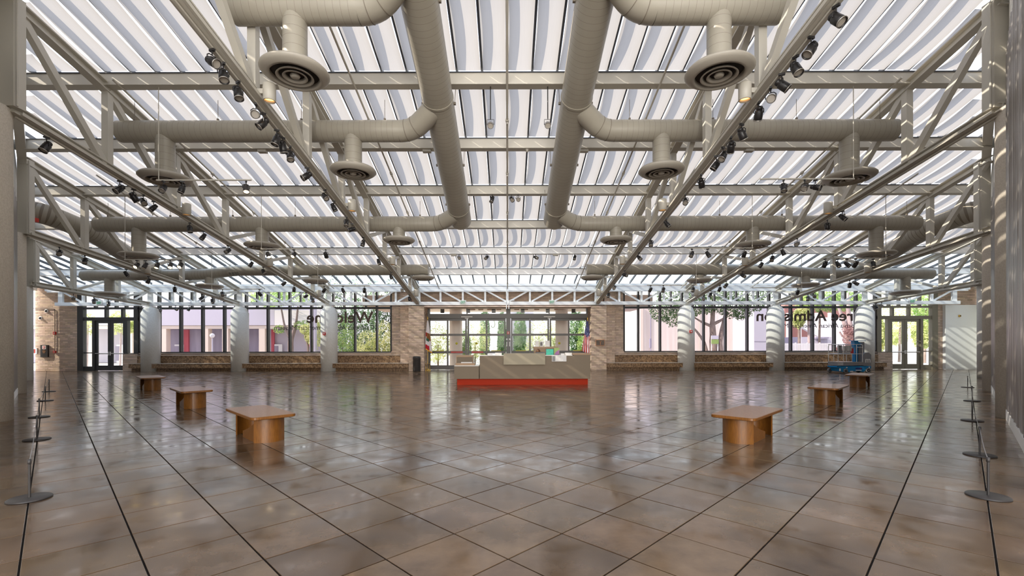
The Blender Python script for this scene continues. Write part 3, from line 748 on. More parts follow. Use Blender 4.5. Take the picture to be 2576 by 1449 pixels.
for s, sd in ((-1, 'left'), (1, 'right')):
    X0 = s*1.84
    t = thing('main_duct', (X0, 12, 8), f'big round sloping {sd} main air duct high over the middle of the hall', 'duct')
    duct(t, 'duct_barrel', [(X0, y, zmain(y)) for y in (3.0, 18.1)], .41, 32, round_end=True, step=.16)
    for yc in (8.8, 12.1, 17.2):
        q = B(); dd = Vector((0, 1, -.273)).normalized(); p = Vector((X0, yc, zmain(yc))); q.tube([p-dd*.03, p+dd*.03], .425, 32); obj('joint_band', q, M['duct'], t)
    for yc in (9.6, 12.3, 14.8, 17.0):
        for e in (-1, 1):
            q = B(); q.tube([(X0+e*.43, yc, zmain(yc)), (X0+e*.45, yc, roof(yc)-.05)], .008, 5); q.box(X0+e*.43-.03, X0+e*.43+.03, yc-.03, yc+.03, zmain(yc)-.03, zmain(yc)+.03); obj('hanger_wire', q, M['seam'], t)
    for row, (y, z, xe, rd, drops) in enumerate((
            (9.25, 8.38, 5.52, .30, ((4.29, 7.02, .66),)),
            (12.7, 7.50, 10.75, .285, ((4.28, 6.33, .62), (9.5, 6.14, .64))),
            (17.8, 6.26, 15.95, .29, ((4.22, 5.56, .61), (9.55, 5.36, .64), (14.35, 4.98, .66))))):
        w_ = ('nearest', 'second', 'third')[row]
        b = thing('branch_duct', (s*5, y, z), f'{w_} {sd} branch air duct elbowing off the main duct, with {("one round diffuser", "two round diffusers", "three round diffusers")[row]}', 'duct', 'branch air ducts')
        xs_ = s*xe
        path = bend([(xs_, y, z), (s*2.62, y, z), (X0+s*.12, y-.42, zmain(y-.42)-.14)], .36, 7)
        duct(b, 'duct_barrel', [path[0], path[1]], rd, 28)
        q = B(); q.tube(path[1:], rd, 28, caps=False); obj('elbow', q, M['duct'], b)
        for k in (2, 5):
            p = path[1+k]; d_ = (path[2+k]-path[k]).normalized(); q = B(); q.tube([p-d_*.008, p+d_*.008], rd+.006, 28); obj('elbow_seam', q, M['seam'], b)
        for dx, dzz, rr in drops: diffuser(b, s*dx, y, z, dzz, rr)
        for k in range(2+row*2):
            xx = s*(3.4+k*(xe-3.8)/(1+row*2)); q = B(); q.tube([(xx, y, z+rd), (xx, y, roof(y)-.02)], .007, 5); q.box(xx-.025, xx+.025, y-.025, y+.025, z+rd, z+rd+.07); obj('hanger_wire', q, M['seam'], b)
    # row 4
    b = thing('branch_duct', (s*12, 22.9, 5.2), f'farthest {sd} branch air duct in front of the clear glazing, with four round diffusers', 'duct', 'branch air ducts')
    pth = bend([(s*3.95, 22.9, 5.30), (s*13.6, 22.9, 5.28), (s*15.2, 22.75, 5.05), (s*21.1, 22.75, 5.02)], .35, 5)
    duct(b, 'duct_barrel', pth, .265, 26, step=.2)
    for dx, yy, dzz, rr in ((4.24, 22.9, 4.83, .57), (9.6, 22.9, 4.68, .60), (14.85, 22.8, 4.42, .62), (19.8, 22.75, 4.03, .66)): diffuser(b, s*dx, yy, 5.1, dzz, rr, .21)
    # large feed duct from the wall
    b = thing('feed_duct', (s*17.5, 19, 5.5), f'large pale feed duct from the {sd} wall down to the far branch duct', 'duct')
    pth = bend([(s*18.6, 16.9, 6.6), (s*17.3, 17.0, 6.5), (s*16.9, 18.6, 6.15), (s*17.5, 22.7, 5.15)], .45, 6)
    duct(b, 'duct_barrel', pth, .38, 28, step=.22)

# ------------------------------------------------------------------ pipes along the slope
for x, lb in ((0, 'on the centre line'), (-4.0, 'left of the left main duct'), (4.0, 'right of the right main duct'), (-10.15, 'beside the second left truss'), (10.15, 'beside the second right truss'), (-14.2, 'over the left rear branch ducts'), (14.2, 'over the right rear branch ducts')):
    y0 = max(abs(x)+1.6, 5.0) if abs(x) > 5 else 5.0
    p = thing('sprinkler_pipe', (x, 18, 6.7), f'thin painted sprinkler pipe running down the roof slope {lb}', 'pipe')
    y0 = max(y0, 11.3) if abs(x) > 9 else y0
    q = B(); q.tube([(x, y0, roof(y0)-.20), (x, 26.75, roof(26.75)-.20)], .028 if x else .034, 8); obj('pipe', q, M['steel'], p)
    for n in NODES[2:-1]:
        if n > y0: q = B(); yy = n+1.2; q.tube([(x, yy-.05, roof(yy-.05)-.2), (x, yy+.05, roof(yy+.05)-.2)], .05, 8); q.tube([(x, yy, roof(yy)-.2), (x, yy, roof(yy)-.30)], .018, 6); obj('sprinkler_head', q, M['steel'], p)
p = thing('conduit', (0, 26.7, 4.2), 'pair of vertical white conduits dropping over the middle post of the entrance', 'pipe')
for e in (-.06, .08):
    q = B(); q.tube(bend([(e*5, 26.72, 4.12), (e, 26.72, 4.10), (e, 26.72, 3.62)], .06, 4) if e > 0 else [(e, 26.72, 4.9), (e, 26.72, 3.62)], .028, 8); obj('pipe', q, M['steel_white'], p)

# ------------------------------------------------------------------ cylinder downlights on the trusses
def can(s, row, y, lit, label):
    x = s*(row*U-.33); z = ZB[s*row](y)
    t = thing('cylinder_downlight', (x, y, z), label, 'downlight', 'cream cylinder downlights on the trusses')
    q = B(); q.lathe([(0, .19), (.115, .19), (.125, .17), (.125, -.16), (.11, -.17), (.11, -.10)], 24, (x, y, z)); obj('lamp_shade', q, M['steel'], t)
    q = B(); q.lathe([(.11, -.10), (0, -.10)], 24, (x, y, z)); obj('lamp_glow', q, M['warm'] if lit else M['lens'], t)
    q = B(); q.box(*sorted((x+s*.12, x+s*.26)), y-.04, y+.04, z-.02, z+.08); obj('bracket', q, M['steel'], t)
cw = {1: 'inner', 2: 'second', 3: 'third', 4: 'outer'}
for s, sd in ((-1, 'left'), (1, 'right')):
    for row, ys in ((1, (9.5, 14.55, 19.65, 24.75)), (2, (14.55, 19.65, 24.75)), (3, (19.65, 24.75)), (4, (24.75,))):
        for i, y in enumerate(ys):
            can(s, row, y, True, f'cream cylinder downlight on the {cw[row]} {sd} truss, {ordn[i]} from the camera' if len(ys) > 1 else f'only cream cylinder downlight on the {cw[row]} {sd} truss')

# ------------------------------------------------------------------ track spotlights
def make_head(lit, big=1.0):
    t = thing('track_spotlight', (0, 0, 0), 'x', 'spotlight')
    q = B(); q.box(-.02, .02, -.05, .05, -.035, 0); q.tube([(0, 0, -.03), (0, 0, -.10)], .011, 8); obj('adapter', q, M['black'], t, True)
    q = B(); w = .083
    q.tube([(-w, 0, -.20), (-w, 0, -.13), (-w*.6, 0, -.10), (w*.6, 0, -.10), (w, 0, -.13), (w, 0, -.20)], .009, 6); obj('yoke', q, M['black'], t, True)
    q = B(); mt = Matrix.Identity(4)
    q.lathe([(0, .115), (.045, .115), (.055, .10), (.058, .06), (.050, .055), (.058, .05), (.072, .03), (.075, -.06), (.075, -.13), (.068, -.13), (.066, -.10)], 20)
    b = obj('lamp_body', q, M['black'] if not lit else M['black_metal'], t, True); b.location = (0, 0, -.20)
    q = B(); q.lathe([(.067, -.105), (0, -.105)], 20); q.lathe([(.072, -.131), (.079, -.131), (.079, -.115), (.074, -.115)], 20)
    q.mi = [0]*20+[1]*(len(q.f)-20)
    obj('lens', q, [M['hot'] if lit else M['lens'], M['rim']], b, True)
    remember(t); return t
protos = {False: make_head(False), True: make_head(True)}
used = {False: False, True: False}
rs = random.Random(11)
def head(pos, label, group, lit=False, yaw=None, tilt=None, sc=1.0):
    if not used[lit]: o = protos[lit]; used[lit] = True
    else: o = copy_tree(protos[lit])
    o.location = pos; o['label'] = label; o['group'] = group; o.scale = (sc, sc, sc)
    if yaw is None: yaw = rs.uniform(-1.2, 1.2)
    if tilt is None: tilt = rs.uniform(0.25, 1.25)
    for c in o.children:
        if c.name.startswith('lamp_body'): c.rotation_euler = (-tilt, 0, 0)
    o.rotation_euler = (0, 0, yaw)
    return o
# px lists read off the photograph, per truss: the depth follows from the truss line
lists = {
 (-1, 1): [535, 563, 600, 645, 663, 697, 712, 731, 773, 818, 840, 872, 886, 914, 953, 984, 1012, 1030],
 (1, 1): [2105, 2042, 2003, 1968, 1940, 1910, 1867, 1840, 1820, 1803, 1765, 1725, 1678, 1638, 1608, 1572, 1546, 1531],
 (-1, 2): [118, 302, 337, 361, 387, 478, 512, 574, 632, 663, 715, 740, 770, 787],
 (1, 2): [2120, 2082, 2006, 1970, 1943, 1915, 1869, 1827, 1811, 1788, 1770],
 (-1, 3): [150, 214, 318, 374, 440, 508, 534],
 (1, 3): [2152, 2138, 2050, 2033],
 (-1, 4): [185, 236, 273], (1, 4): [2190, 2204, 2218]}
for (s, row), pl in lists.items():
    sd = 'left' if s < 0 else 'right'
    pl = sorted(pl, key=lambda p: -abs(p-1277))
    for i, px in enumerate(pl):
        y = F*row*U/abs(px-1277); y = min(max(y, row*U-WC+.5), 26.2)
        nm = (ordn[i]+' from the camera') if i < 17 else 'last before the wall'
        # face away or towards the camera as most do
        head((s*row*U, y, ZB[s*row](y)-.155), f'black track spotlight under the {cw[row]} {sd} truss, {nm}', 'track spotlights under the trusses',
             yaw=rs.choice((-1, 1))*rs.uniform(.2, 1.4)+(PI if rs.random() < .35 else 0), sc=1.12 if y < 13 else 1.0)
# suspended tracks
def sus(y, xa, xb, z, xh, heads, label, lits=()):
    t = thing('suspended_track', ((xa+xb)/2, y, z), label, 'light track')
    q = B(); q.beam((xa, y, z), (xb, y, z), .035, .035); obj('track', q, M['steel'], t)
    q = B(); q.tube(bend([(xh, y, z), (xh, y, roof(y)-.12), (xh+(.15 if xh < 0 else -.15), y, roof(y)-.10)], .05, 3), .012, 6); obj('hanger_rod', q, M['steel'], t)
    for i, x in enumerate(heads):
        l_ = i in lits
        head((x, y, z-.02), f'{"lit" if l_ else "dark"} spotlight on the {label.split(" hung ")[0]}, {ordn[i]} from the left', 'spotlights on suspended tracks', lit=l_, yaw=rs.uniform(-1, 1)+(PI if not l_ and rs.random() < .5 else 0), tilt=rs.uniform(.35, .9) if l_ else None)
sx_ = lambda px, y: (px-1277)/(F/y)
sus(12.05, sx_(395, 12.05), sx_(633, 12.05), 5.92, sx_(400, 12.05), [sx_(p, 12.05) for p in (412, 459, 620)], 'near left suspended track hung by a rod beside the second diffuser', (2,))
sus(12.05, sx_(1912, 12.05), sx_(2150, 12.05), 5.92, sx_(2148, 12.05), [sx_(p, 12.05) for p in (1972, 2025, 2052)], 'near right suspended track hung by a rod beside the diffuser')
sus(17.1, sx_(313, 17.1), sx_(480, 17.1), 4.76, sx_(315, 17.1), [sx_(p, 17.1) for p in (345, 366, 396, 429, 455)], 'outer left five lamp suspended track hung near the wall side diffuser', (0, 1, 2, 3, 4))
sus(17.1, sx_(2072, 17.1), sx_(2231, 17.1), 4.76, sx_(2229, 17.1), [sx_(p, 17.1) for p in (2076, 2108, 2131, 2153, 2197)], 'outer right five lamp suspended track hung near the wall side diffuser')
sus(17.1, sx_(656, 17.1), sx_(830, 17.1), 5.15, sx_(658, 17.1), [sx_(p, 17.1) for p in (675, 740, 820)], 'inner left three lamp suspended track hung under the middle diffuser', (0, 1))
sus(17.1, sx_(1728, 17.1), sx_(1895, 17.1), 5.15, sx_(1893, 17.1), [sx_(p, 17.1) for p in (1741, 1781, 1873)], 'inner right three lamp suspended track hung under the middle diffuser')
sus(22.2, sx_(533, 22.2), sx_(660, 22.2), 4.26, sx_(533, 22.2), [sx_(p, 22.2) for p in (560, 653)], 'far left two lamp suspended track hung before the windows')
sus(22.2, sx_(800, 22.2), sx_(930, 22.2), 4.42, sx_(800, 22.2), [sx_(p, 22.2) for p in (816, 863, 917)], 'far left three lamp suspended track hung before the windows')
sus(22.2, sx_(1628, 22.2), sx_(1754, 22.2), 4.42, sx_(1752, 22.2), [sx_(p, 22.2) for p in (1637, 1669, 1744)], 'far right three lamp suspended track hung before the windows')
sus(22.2, sx_(1893, 22.2), sx_(2019, 22.2), 4.28, sx_(2017, 22.2), [sx_(p, 22.2) for p in (2007,)], 'far right one lamp suspended track hung before the windows')
for i, px in enumerate((1239, 1288, 1304)):
    head((sx_(px, 17.1), 17.1, roof(17.1)-.14), f'black spotlight on the middle crossbeam between the main ducts, {ordn[i]} from the left', 'spotlights on crossbeams')
for i, px in enumerate((1155, 1225, 1348, 1446)):
    head((sx_(px, 22.2), 22.2, roof(22.2)-.14), f'black spotlight on the crossbeam over the information desk, {ordn[i]} from the left', 'spotlights on crossbeams')
for i, px in enumerate((403, 442, 476)):
    head((sx_(px, 26.8), 26.8, 3.86), f'silver-lit spotlight under the window wall truss, {ordn[i]} from the left', 'spotlights under the window wall truss')
for i, px in enumerate((1235, 1379)):
    x = sx_(px, 12.05); w_ = ('left', 'right')[i]
    t = thing('drop_projector', (x, 12.05, 7.5), f'{w_} grey projector lamp hanging on a long black rod from the crossbeam', 'projector', 'projector lamps on rods')
    q = B(); q.tube([(x, 12.05, roof(12.05)-.13), (x, 12.05, 7.50)], .014, 8); obj('drop_rod', q, M['black'], t)
    q = B(); q.tube([(x-.09, 12.05, 7.36), (x-.09, 12.05, 7.50), (x+.09, 12.05, 7.50), (x+.09, 12.05, 7.36)], .008, 6); obj('yoke', q, M['black'], t)
    q = B(); q.lathe([(0, .09), (.05, .09), (.075, .06), (.085, 0), (.085, -.07), (.07, -.08), (.07, -.06)], 22, mtx=Matrix.Translation((x, 12.05, 7.36)) @ Matrix.Rotation(-.9, 4, 'X')); q2 = obj('lamp_body', q, M['grey'], t)
    q = B(); q.lathe([(.07, -.06), (0, -.06)], 22, mtx=Matrix.Translation((x, 12.05, 7.36)) @ Matrix.Rotation(-.9, 4, 'X')); obj('lens', q, M['lens'], q2)
q = B(); q.beam((-1.05*1.0, 12.05, roof(12.05)-.15), (1.35, 12.05, roof(12.05)-.15), .05, .04); tag(obj('light_track', q, M['steel']), 'short light track under the nearest crossbeam between the main ducts', 'light track')
# small smoke detectors / junction boxes on beams
for i, (px, n, lb) in enumerate(((1075, 14.55, 'left of the duct'), (1327, 14.55, 'centre'), (1470, 14.55, 'right of the duct'), (662, 14.55, 'far left'), (1885, 14.55, 'far right'), (1142, 22.2, 'left rear'), (1398, 22.2, 'right rear'))):
    x = sx_(px, n); q = B()
    if px in (1327,): q.lathe([(0, 0), (.07, 0), (.07, -.05), (.04, -.06), (.04, -.12), (0, -.12)], 16, (x, n, roof(n)-.13))
    else: q.box(x-.13, x+.13, n-.08, n+.08, roof(n)-.26, roof(n)-.13)
    tag(obj('junction_box', q, M['steel']), f'small cream junction box under a roof crossbeam, {lb}', 'junction box')

# ------------------------------------------------------------------ oak benches on the floor
def seat_poly(hx, hy, r=.09):
    p = []
    for cx_, cy_, a0 in ((hx-r, hy-r, 0), (-hx+r, hy-r, PI/2), (-hx+r, -hy+r, PI), (hx-r, -hy+r, 3*PI/2)):
        for k in range(6): a = a0+PI/2*k/5; p.append((cx_+r*math.cos(a), cy_+r*math.sin(a)))
    return p
def make_bench():
    t = thing('oak_bench', (0, 0, 0), 'x', 'bench', 'oak benches on the tiled floor')
    q = B(); P_ = seat_poly(.785, .34); n = len(P_)
    ins = lambda d: [(x-d*(1 if x > 0 else -1), y-d*(1 if y > 0 else -1)) for x, y in P_]
    rings = [(ins(.008), .402), (P_, .410), (P_, .444), (ins(.008), .45)]
    vs = [(x, y, z) for pl, z in rings for x, y in pl]
    q.add(vs, [(i*n+k, i*n+(k+1) % n, (i+1)*n+(k+1) % n, (i+1)*n+k) for i in range(3) for k in range(n)]+[tuple(range(n))[::-1]])
    q.cur = 1; q.add(vs[3*n:], [tuple(range(n))])
    obj('seat', q, [M['wood'], M['wood_top']], t, True)
    for e in (1, -1):
        # curved bent plate leg, bulging outwards
        q = B(); a1 = []; a2 = []
        for k in range(25):
            v = -1+2*k/24; y = v*.235; bul = .14*(1-v*v)
            a1.append((e*(.50+bul), y)); a2.append((e*(.465+bul), y*.94))
        poly = a1+a2[::-1]
        if e < 0: poly = poly[::-1]
        q.prism(poly, 0, .404)
        obj('leg', q, M['wood'], t, True)
        # fin: concave brace running inwards from one edge of the leg
        q = B(); yb = -e*.185; top = []
        for k in range(11):
            v = k/10; top.append((e*(.47-.66*v), .36-.25*(v**.62)))
        prof = [(e*.47, 0)]+[(e*(-.19), 0)]+top[::-1]
        m_ = len(prof); vs = [(x, yb-.022, z) for x, z in prof]+[(x, yb+.022, z) for x, z in prof]
        q.add(vs, [tuple(range(m_)), tuple(range(m_, 2*m_))[::-1]]+[(k, k+m_, (k+1) % m_+m_, (k+1) % m_) for k in range(m_)])
        obj('fin_brace', q, M['wood'], t, True)
    remember(t); return t
bp = make_bench()
for i, (x, y, rz, lb) in enumerate(((-4.28, 7.88, -PI/4, 'oak bench nearest the camera on the left, rounded seat'), (-8.18, 11.8, -PI/4, 'middle oak bench of the left diagonal row'),
        (-12.7, 16.25, -PI/4, 'small-looking farthest oak bench of the left row'), (4.06, 7.72, PI/4, 'oak bench nearest the camera on the right, grain showing'),
        (8.6, 12.25, PI/4, 'middle oak bench of the right diagonal row'), (12.98, 16.85, PI/4, 'farthest oak bench of the right row, in front of the blue lift'))):
    o = bp if i == 0 else copy_tree(bp)
    o.location = (x, y, 0); o.rotation_euler = (0, 0, rz if x > 0 else rz); o['label'] = lb
    if x > 0: o.scale = (1, -1, 1)

# ------------------------------------------------------------------ low rope barriers
def make_post():
    t = thing('barrier_post', (0, 0, 0), 'x', 'barrier post', 'low barrier posts along the side walls')
    q = B(); q.lathe([(0, 0), (.175, 0), (.175, .012), (.168, .018), (0, .018)], 32); obj('base', q, M['black_metal'], t, True)
    q = B(); q.tube([(0, 0, .018), (0, 0, .405)], .0115, 12); obj('pole', q, M['black_metal'], t, True)
    q = B(); q.lathe([(.0115, .36), (.016, .365), (.016, .408), (0, .412)], 12); obj('clip', q, M['black_metal'], t, True)
    remember(t); return t
pp = make_post(); first = True
for s, sd, pts in ((-1, 'left', [(-4.95, 4.73), (-7.9, 7.67), (-10.3, 10.05), (-13.1, 12.95), (-15.55, 15.5)]), (1, 'right', [(4.98, 4.74), (6.69, 6.48), (9.5, 9.35), (12.7, 12.5), (16.4, 16.3)])):
    posts = []
    for i, (x, y) in enumerate(pts):
        o = pp if first else copy_tree(pp); first = False; posts.append(o)
        o.location = (x, y, 0); o['label'] = f'low dark barrier post on a disc base along the {sd} wall, {ordn[i]} from the camera'
    for i, (a, b) in enumerate(zip(pts, pts[1:])):
        A_ = Vector((*a, .39)); B_ = Vector((*b, .39)); P_ = [A_+(B_-A_)*k/12-Vector((0, 0, .05*4*(k/12)*(1-k/12))) for k in range(13)]
        q = B(); q.tube(P_, .004, 6); obj('barrier_cord', q, M['grey'], posts[i])

# ------------------------------------------------------------------ information desk
t = thing('reception_desk', (1.05, 18, 0), 'long taupe reception desk with red recessed base in the middle of the hall', 'desk')
YF = 17.6; sF = F/YF
dx = lambda px: (px-1277)/sF
dz = lambda py: 1.6+(864-py)/sF
q = B(); q.box(dx(1206.5), dx(1485), YF, YF+.06, dz(953), dz(895)); q.box(dx(1481), dx(1485), YF+.06, YF+1.0, dz(953), dz(889)); q.box(dx(1440), dx(1485), YF, YF+.06, dz(895), dz(891)); obj('front_panel', q, M['desk'], t)
q = B(); q.box(dx(1142.5), dx(1204.8), YF, YF+.95, dz(953), dz(921)); obj('side_cabinet', q, M['desk'], t)
q = B(); q.box(dx(1142.5), dx(1204.8), YF, YF+.95, dz(921)+.002, dz(920)+.012); q.box(dx(1206.5), dx(1442), YF, YF+.55, dz(895), dz(895)+.02); obj('counter_top', q, M['counter'], t)
q = B(); q.box(dx(1440), dx(1487), YF-.01, YF+.9, dz(889)-.06, dz(889)); obj('raised_end', q, M['light_wood'], t)
q = B(); q.box(dx(1266.7), dx(1370.8), YF-.12, YF, dz(917), dz(889)); q.box(dx(1266.7), dx(1370.8), YF, YF+.3, dz(889)-.03, dz(889)); obj('pale_panel', q, M['desk_light'], t)
q = B(); q.box(dx(1149), dx(1480), YF+.12, YF+.85, 0, .245); obj('kick_base', q, M['red_kick'], t)
q = B(); q.box(dx(1206.5), dx(1485), YF+.5, YF+.9, dz(953), dz(925)); obj('inner_shelf', q, M['desk'], t)
q = B(); q.box(dx(1388), dx(1424.5), YF-.04, YF-.002, dz(909.5), dz(894)); o = tag(obj('brochure_holder', q, M['acrylic']), 'clear brochure holder with three leaflets hung on the desk front', 'brochure holder')
for a, b, mm in ((1389, 1396.5, 'grey'), (1398, 1410, 'paper'), (1411, 1423, 'acrylic')): q = B(); q.box(dx(a), dx(b), YF-.05, YF-.041, dz(908.5), dz(895.5)); obj('leaflet', q, M[mm], o)
# low drawer box on the side cabinet and the cabinet behind
q = B(); q.box(dx(1145), dx(1193.5), YF+.1, YF+.6, dz(920)+.014, dz(915)); q.box(dx(1145)-.01, dx(1193.5)+.01, YF+.09, YF+.61, dz(915), dz(914)); tag(obj('wooden_tray', q, M['light_wood']), 'flat maple tray box on the low left end of the desk', 'tray')
q = B(); q.box(dx(1158), dx(1186), YF+.25, YF+.5, dz(914)+.001, dz(914)+.035); tag(obj('paper_stack', q, M['paper']), 'stack of white leaflets on the low maple tray', 'papers', 'paper stacks on the desk')
ct = thing('rear_cabinet', (-1.75, 19.2, 0), 'taupe cabinet with maple rim standing behind the left end of the desk', 'cabinet')
S2 = F/19.1; ex = lambda px: (px-1277)/S2; ez = lambda py: 1.6+(864-py)/S2
q = B(); q.box(ex(1149), ex(1188.5), 19.1, 19.6, 0, ez(898)); obj('body', q, M['desk'], ct)
q = B(); q.box(ex(1148), ex(1189.5), 19.08, 19.62, ez(898), ez(893.5)); q.box(ex(1148), ex(1149.2), 19.08, 19.62, 0, ez(898)); q.box(ex(1188.3), ex(1189.5), 19.08, 19.62, 0, ez(898)); obj('rim', q, M['light_wood'], ct)
ct = thing('rear_counter', (1.7, 19.6, 0), 'maple back counter behind the seated receptionist', 'counter')
q = B(); q.box(ex(1345), ex(1405), 19.5, 20.0, 0, ez(877)); obj('body', q, M['light_wood'], ct)
q = B(); q.box(ex(1344), ex(1406), 19.45, 20.02, ez(877), ez(872.5)); obj('counter_top', q, M['light_wood'], ct)
for i, (a, b, top, mm, nm, lb) in enumerate(((1348, 1358, 858, 'paper', 'sign_board', 'left white upright board on the maple back counter'), (1374, 1386, 857, 'paper', 'sign_board', 'right white upright board on the maple back counter'))):
    q = B(); q.box(ex(a), ex(b), 19.62, 19.66, ez(872.5), ez(top)); q.box(ex(a), ex(b), 19.58, 19.74, ez(872.5), ez(872.5)+.015); tag(obj(nm, q, M[mm]), lb, 'sign board')
mo = thing('speaker_box', (ex(1363.5), 19.65, ez(872.5)), 'small white device with dark screen between the two upright boards', 'device')
q = B(); q.box(ex(1360), ex(1370), 19.6, 19.72, ez(872.5), ez(858.5)); obj('casing', q, M['paper'], mo)
q = B(); q.box(ex(1361.3), ex(1366.5), 19.58, 19.6, ez(870), ez(861)); obj('screen', q, M['black'], mo)
YC = 18.2; S3 = F/YC; gx = lambda px: (px-1277)/S3; gz = lambda py: 1.6+(864-py)/S3
mo = thing('computer_monitor', (gx(1383), YC, .9), 'monitor showing a green image behind the desk counter', 'monitor')
q = B(); q.box(gx(1372.5), gx(1393.5), YC, YC+.05, gz(897), gz(877.5)); q.box(gx(1380), gx(1386), YC+.05, YC+.09, dz(925), gz(885)); obj('casing', q, M['black'], mo)
q = B(); q.box(gx(1374), gx(1392.3), YC-.006, YC, gz(893), gz(878.7)); obj('screen', q, M['screen_green'], mo)
mo = thing('poster_stand', (gx(1399), YC-.1, 1.15), 'small green and purple poster standing beside the monitor', 'poster')
q = B(); q.box(gx(1392.8), gx(1406), YC-.12, YC-.10, dz(895)+.02, gz(875)); q.box(gx(1393.5), gx(1405), YC-.12, YC-.0, dz(895)+.02, dz(895)+.03); obj('board', q, M['olive_print'], mo)
q = B(); q.add([(gx(1393), YC-.125, dz(895)+.03), (gx(1405.8), YC-.125, dz(895)+.03), (gx(1405.8), YC-.125, gz(880)), (gx(1399), YC-.125, gz(884))], [(0, 1, 2, 3)]); obj('purple_print', q, M['purple'], mo)
for i, (a, b, h, lb) in enumerate(((1227, 1238, .05, 'low stack of leaflets at the left of the desk top'), (1245, 1262, .09, 'taller stack of white leaflets left of the pale panel'), (1412, 1421, .06, 'grey leaflets on the desk top right of the poster'), (1424, 1440, .09, 'stack of white leaflets beside the raised desk end'))):
    q = B(); q.box(dx(a), dx(b), YF+.15, YF+.4, dz(895)+.021, dz(895)+.021+h); tag(obj('paper_stack', q, M['paper']), lb, 'papers', 'paper stacks on the desk')
mo = thing('laptop', (gx(1362), YC-.2, 1.2), 'dark laptop lid in front of the seated receptionist', 'laptop')
q = B(); q.box(gx(1348), gx(1370), YC-.12, YC-.10, 1.06, gz(885.5)); obj('lid', q, M['black'], mo); q = B(); q.box(gx(1348), gx(1370), YC-.10, YC+.1, 1.05, 1.065); obj('keyboard_base', q, M['black'], mo)

# ------------------------------------------------------------------ people
def skin_body(name, joints, edges, material, parent, sub=2):
    me = bpy.data.meshes.new(name+'_cage'); me.from_pydata([j[0] for j in joints], edges, [])
    o = bpy.data.objects.new(name+'_tmp', me); C.objects.link(o)
    sk = o.modifiers.new('s', 'SKIN'); sk.use_smooth_shade = True
    if not me.skin_vertices: 
        me.attributes
    layer = me.skin_vertices[0].data if len(me.skin_vertices) else None
    if layer:
        for i, j in enumerate(joints): layer[i].radius = (j[1], j[2] if len(j) > 2 else j[1])
        layer[0].use_root = True
    ss = o.modifiers.new('u', 'SUBSURF'); ss.levels = sub
    dg = bpy.context.evaluated_depsgraph_get(); nm = bpy.data.meshes.new_from_object(o.evaluated_get(dg))
    bpy.data.objects.remove(o); nm.materials.clear(); nm.materials.append(material)
    for p in nm.polygons: p.use_smooth = True
    return obj(name, nm, None, parent)
def head_mesh(mb, c, s=1.0, face=-1):
    """egg-shaped head with nose, brow and ears; face=-1 looks to -y"""
    seg, rg = 20, 14; vs = []
    for i in range(rg+1):
        th = PI*i/rg; z = math.cos(th)
        for k in range(seg):
            ph = 2*PI*k/seg; x = math.sin(th)*math.cos(ph); y = math.sin(th)*math.sin(ph)
            w = .078*(1-.18*max(0, -z)**1.5); d_ = .098*(1-.10*max(0, -z))
            X = x*w; Y = y*d_; Z = z*.118
            f = max(0, face*y) if True else 0
            if f > .8 and abs(x) < .35:
                if -.35 < z < .05: Y += face*.018*(1-abs(z+.2)/.2) if abs(z+.2) < .2 else 0
                if -.66 < z < -.5: Y += face*.006
            vs.append((c[0]+X*s, c[1]+Y*s, c[2]+Z*s))
    mb.smooth = True
    mb.add(vs, [(i*seg+k, i*seg+(k+1) % seg, (i+1)*seg+(k+1) % seg, (i+1)*seg+k) for i in range(rg) for k in range(seg)]); mb.smooth = False
    for e in (-1, 1): mb.tube([(c[0]+e*.074*s, c[1], c[2]-.035*s), (c[0]+e*.084*s, c[1]-face*.012*s, c[2]), (c[0]+e*.078*s, c[1], c[2]+.025*s)], [.008*s, .013*s, .008*s], 6)
def hair_mesh(mb, c, s=1.0, face=-1, long=.10):
    seg, rg = 20, 10; vs = []
    for i in range(rg+1):
        for k in range(seg):
            ph = 2*PI*k/seg; fr = max(0, face*math.sin(ph)); lim = PI*(.62-.30*fr)
            th = lim*i/rg; x = math.sin(th)*math.cos(ph); y = math.sin(th)*math.sin(ph); z = math.cos(th)
            w = 1.0+.05*math.sin(ph*9)
            vs.append((c[0]+x*.094*s*w, c[1]+y*.112*s*w-face*.008, c[2]+z*.134*s-(long*s*(i/rg)**3*(1-fr))))
    mb.smooth = True; mb.add(vs, [(i*seg+k, (i+1)*seg+k, (i+1)*seg+(k+1) % seg, i*seg+(k+1) % seg) for i in range(rg) for k in range(seg)]); mb.smooth = False
px_ = gx(1355.5); py_ = 18.75; hz = 1.6+(864-883.5)/(F/py_)
p = thing('person', (px_, py_, 0), 'seated person with brown hair behind the desk, head bowed over a laptop', 'person')
J = [((px_, py_+.05, .52), .15, .13), ((px_, py_+.02, .75), .14, .11), ((px_, py_-.02, .98), .17, .11), ((px_, py_-.03, hz-.17), .075, .065), ((px_, py_-.04, hz-.08), .05, .05),
     ((px_-.17, py_-.02, 1.0), .06), ((px_-.22, py_-.18, .86), .045), ((px_-.10, py_-.42, .90), .034), ((px_+.17, py_-.02, 1.0), .06), ((px_+.22, py_-.18, .86), .045), ((px_+.10, py_-.42, .90), .034),
     ((px_-.10, py_-.35, .50), .08), ((px_-.10, py_-.42, .10), .05), ((px_+.10, py_-.35, .50), .08), ((px_+.10, py_-.42, .10), .05), ((px_-.10, py_-.55, .05), .04), ((px_+.10, py_-.55, .05), .04)]
E_ = [(0, 1), (1, 2), (2, 3), (3, 4), (2, 5), (5, 6), (6, 7), (2, 8), (8, 9), (9, 10), (0, 11), (11, 12), (0, 13), (13, 14), (12, 15), (14, 16)]
skin_body('body', J, E_, M['dark_cloth'], p)
def bow(q, c, a):
    R_ = Matrix.Rotation(a, 3, 'X'); c = Vector(c); q.v = [tuple(c+R_ @ (Vector(v)-c)) for v in q.v]; return q
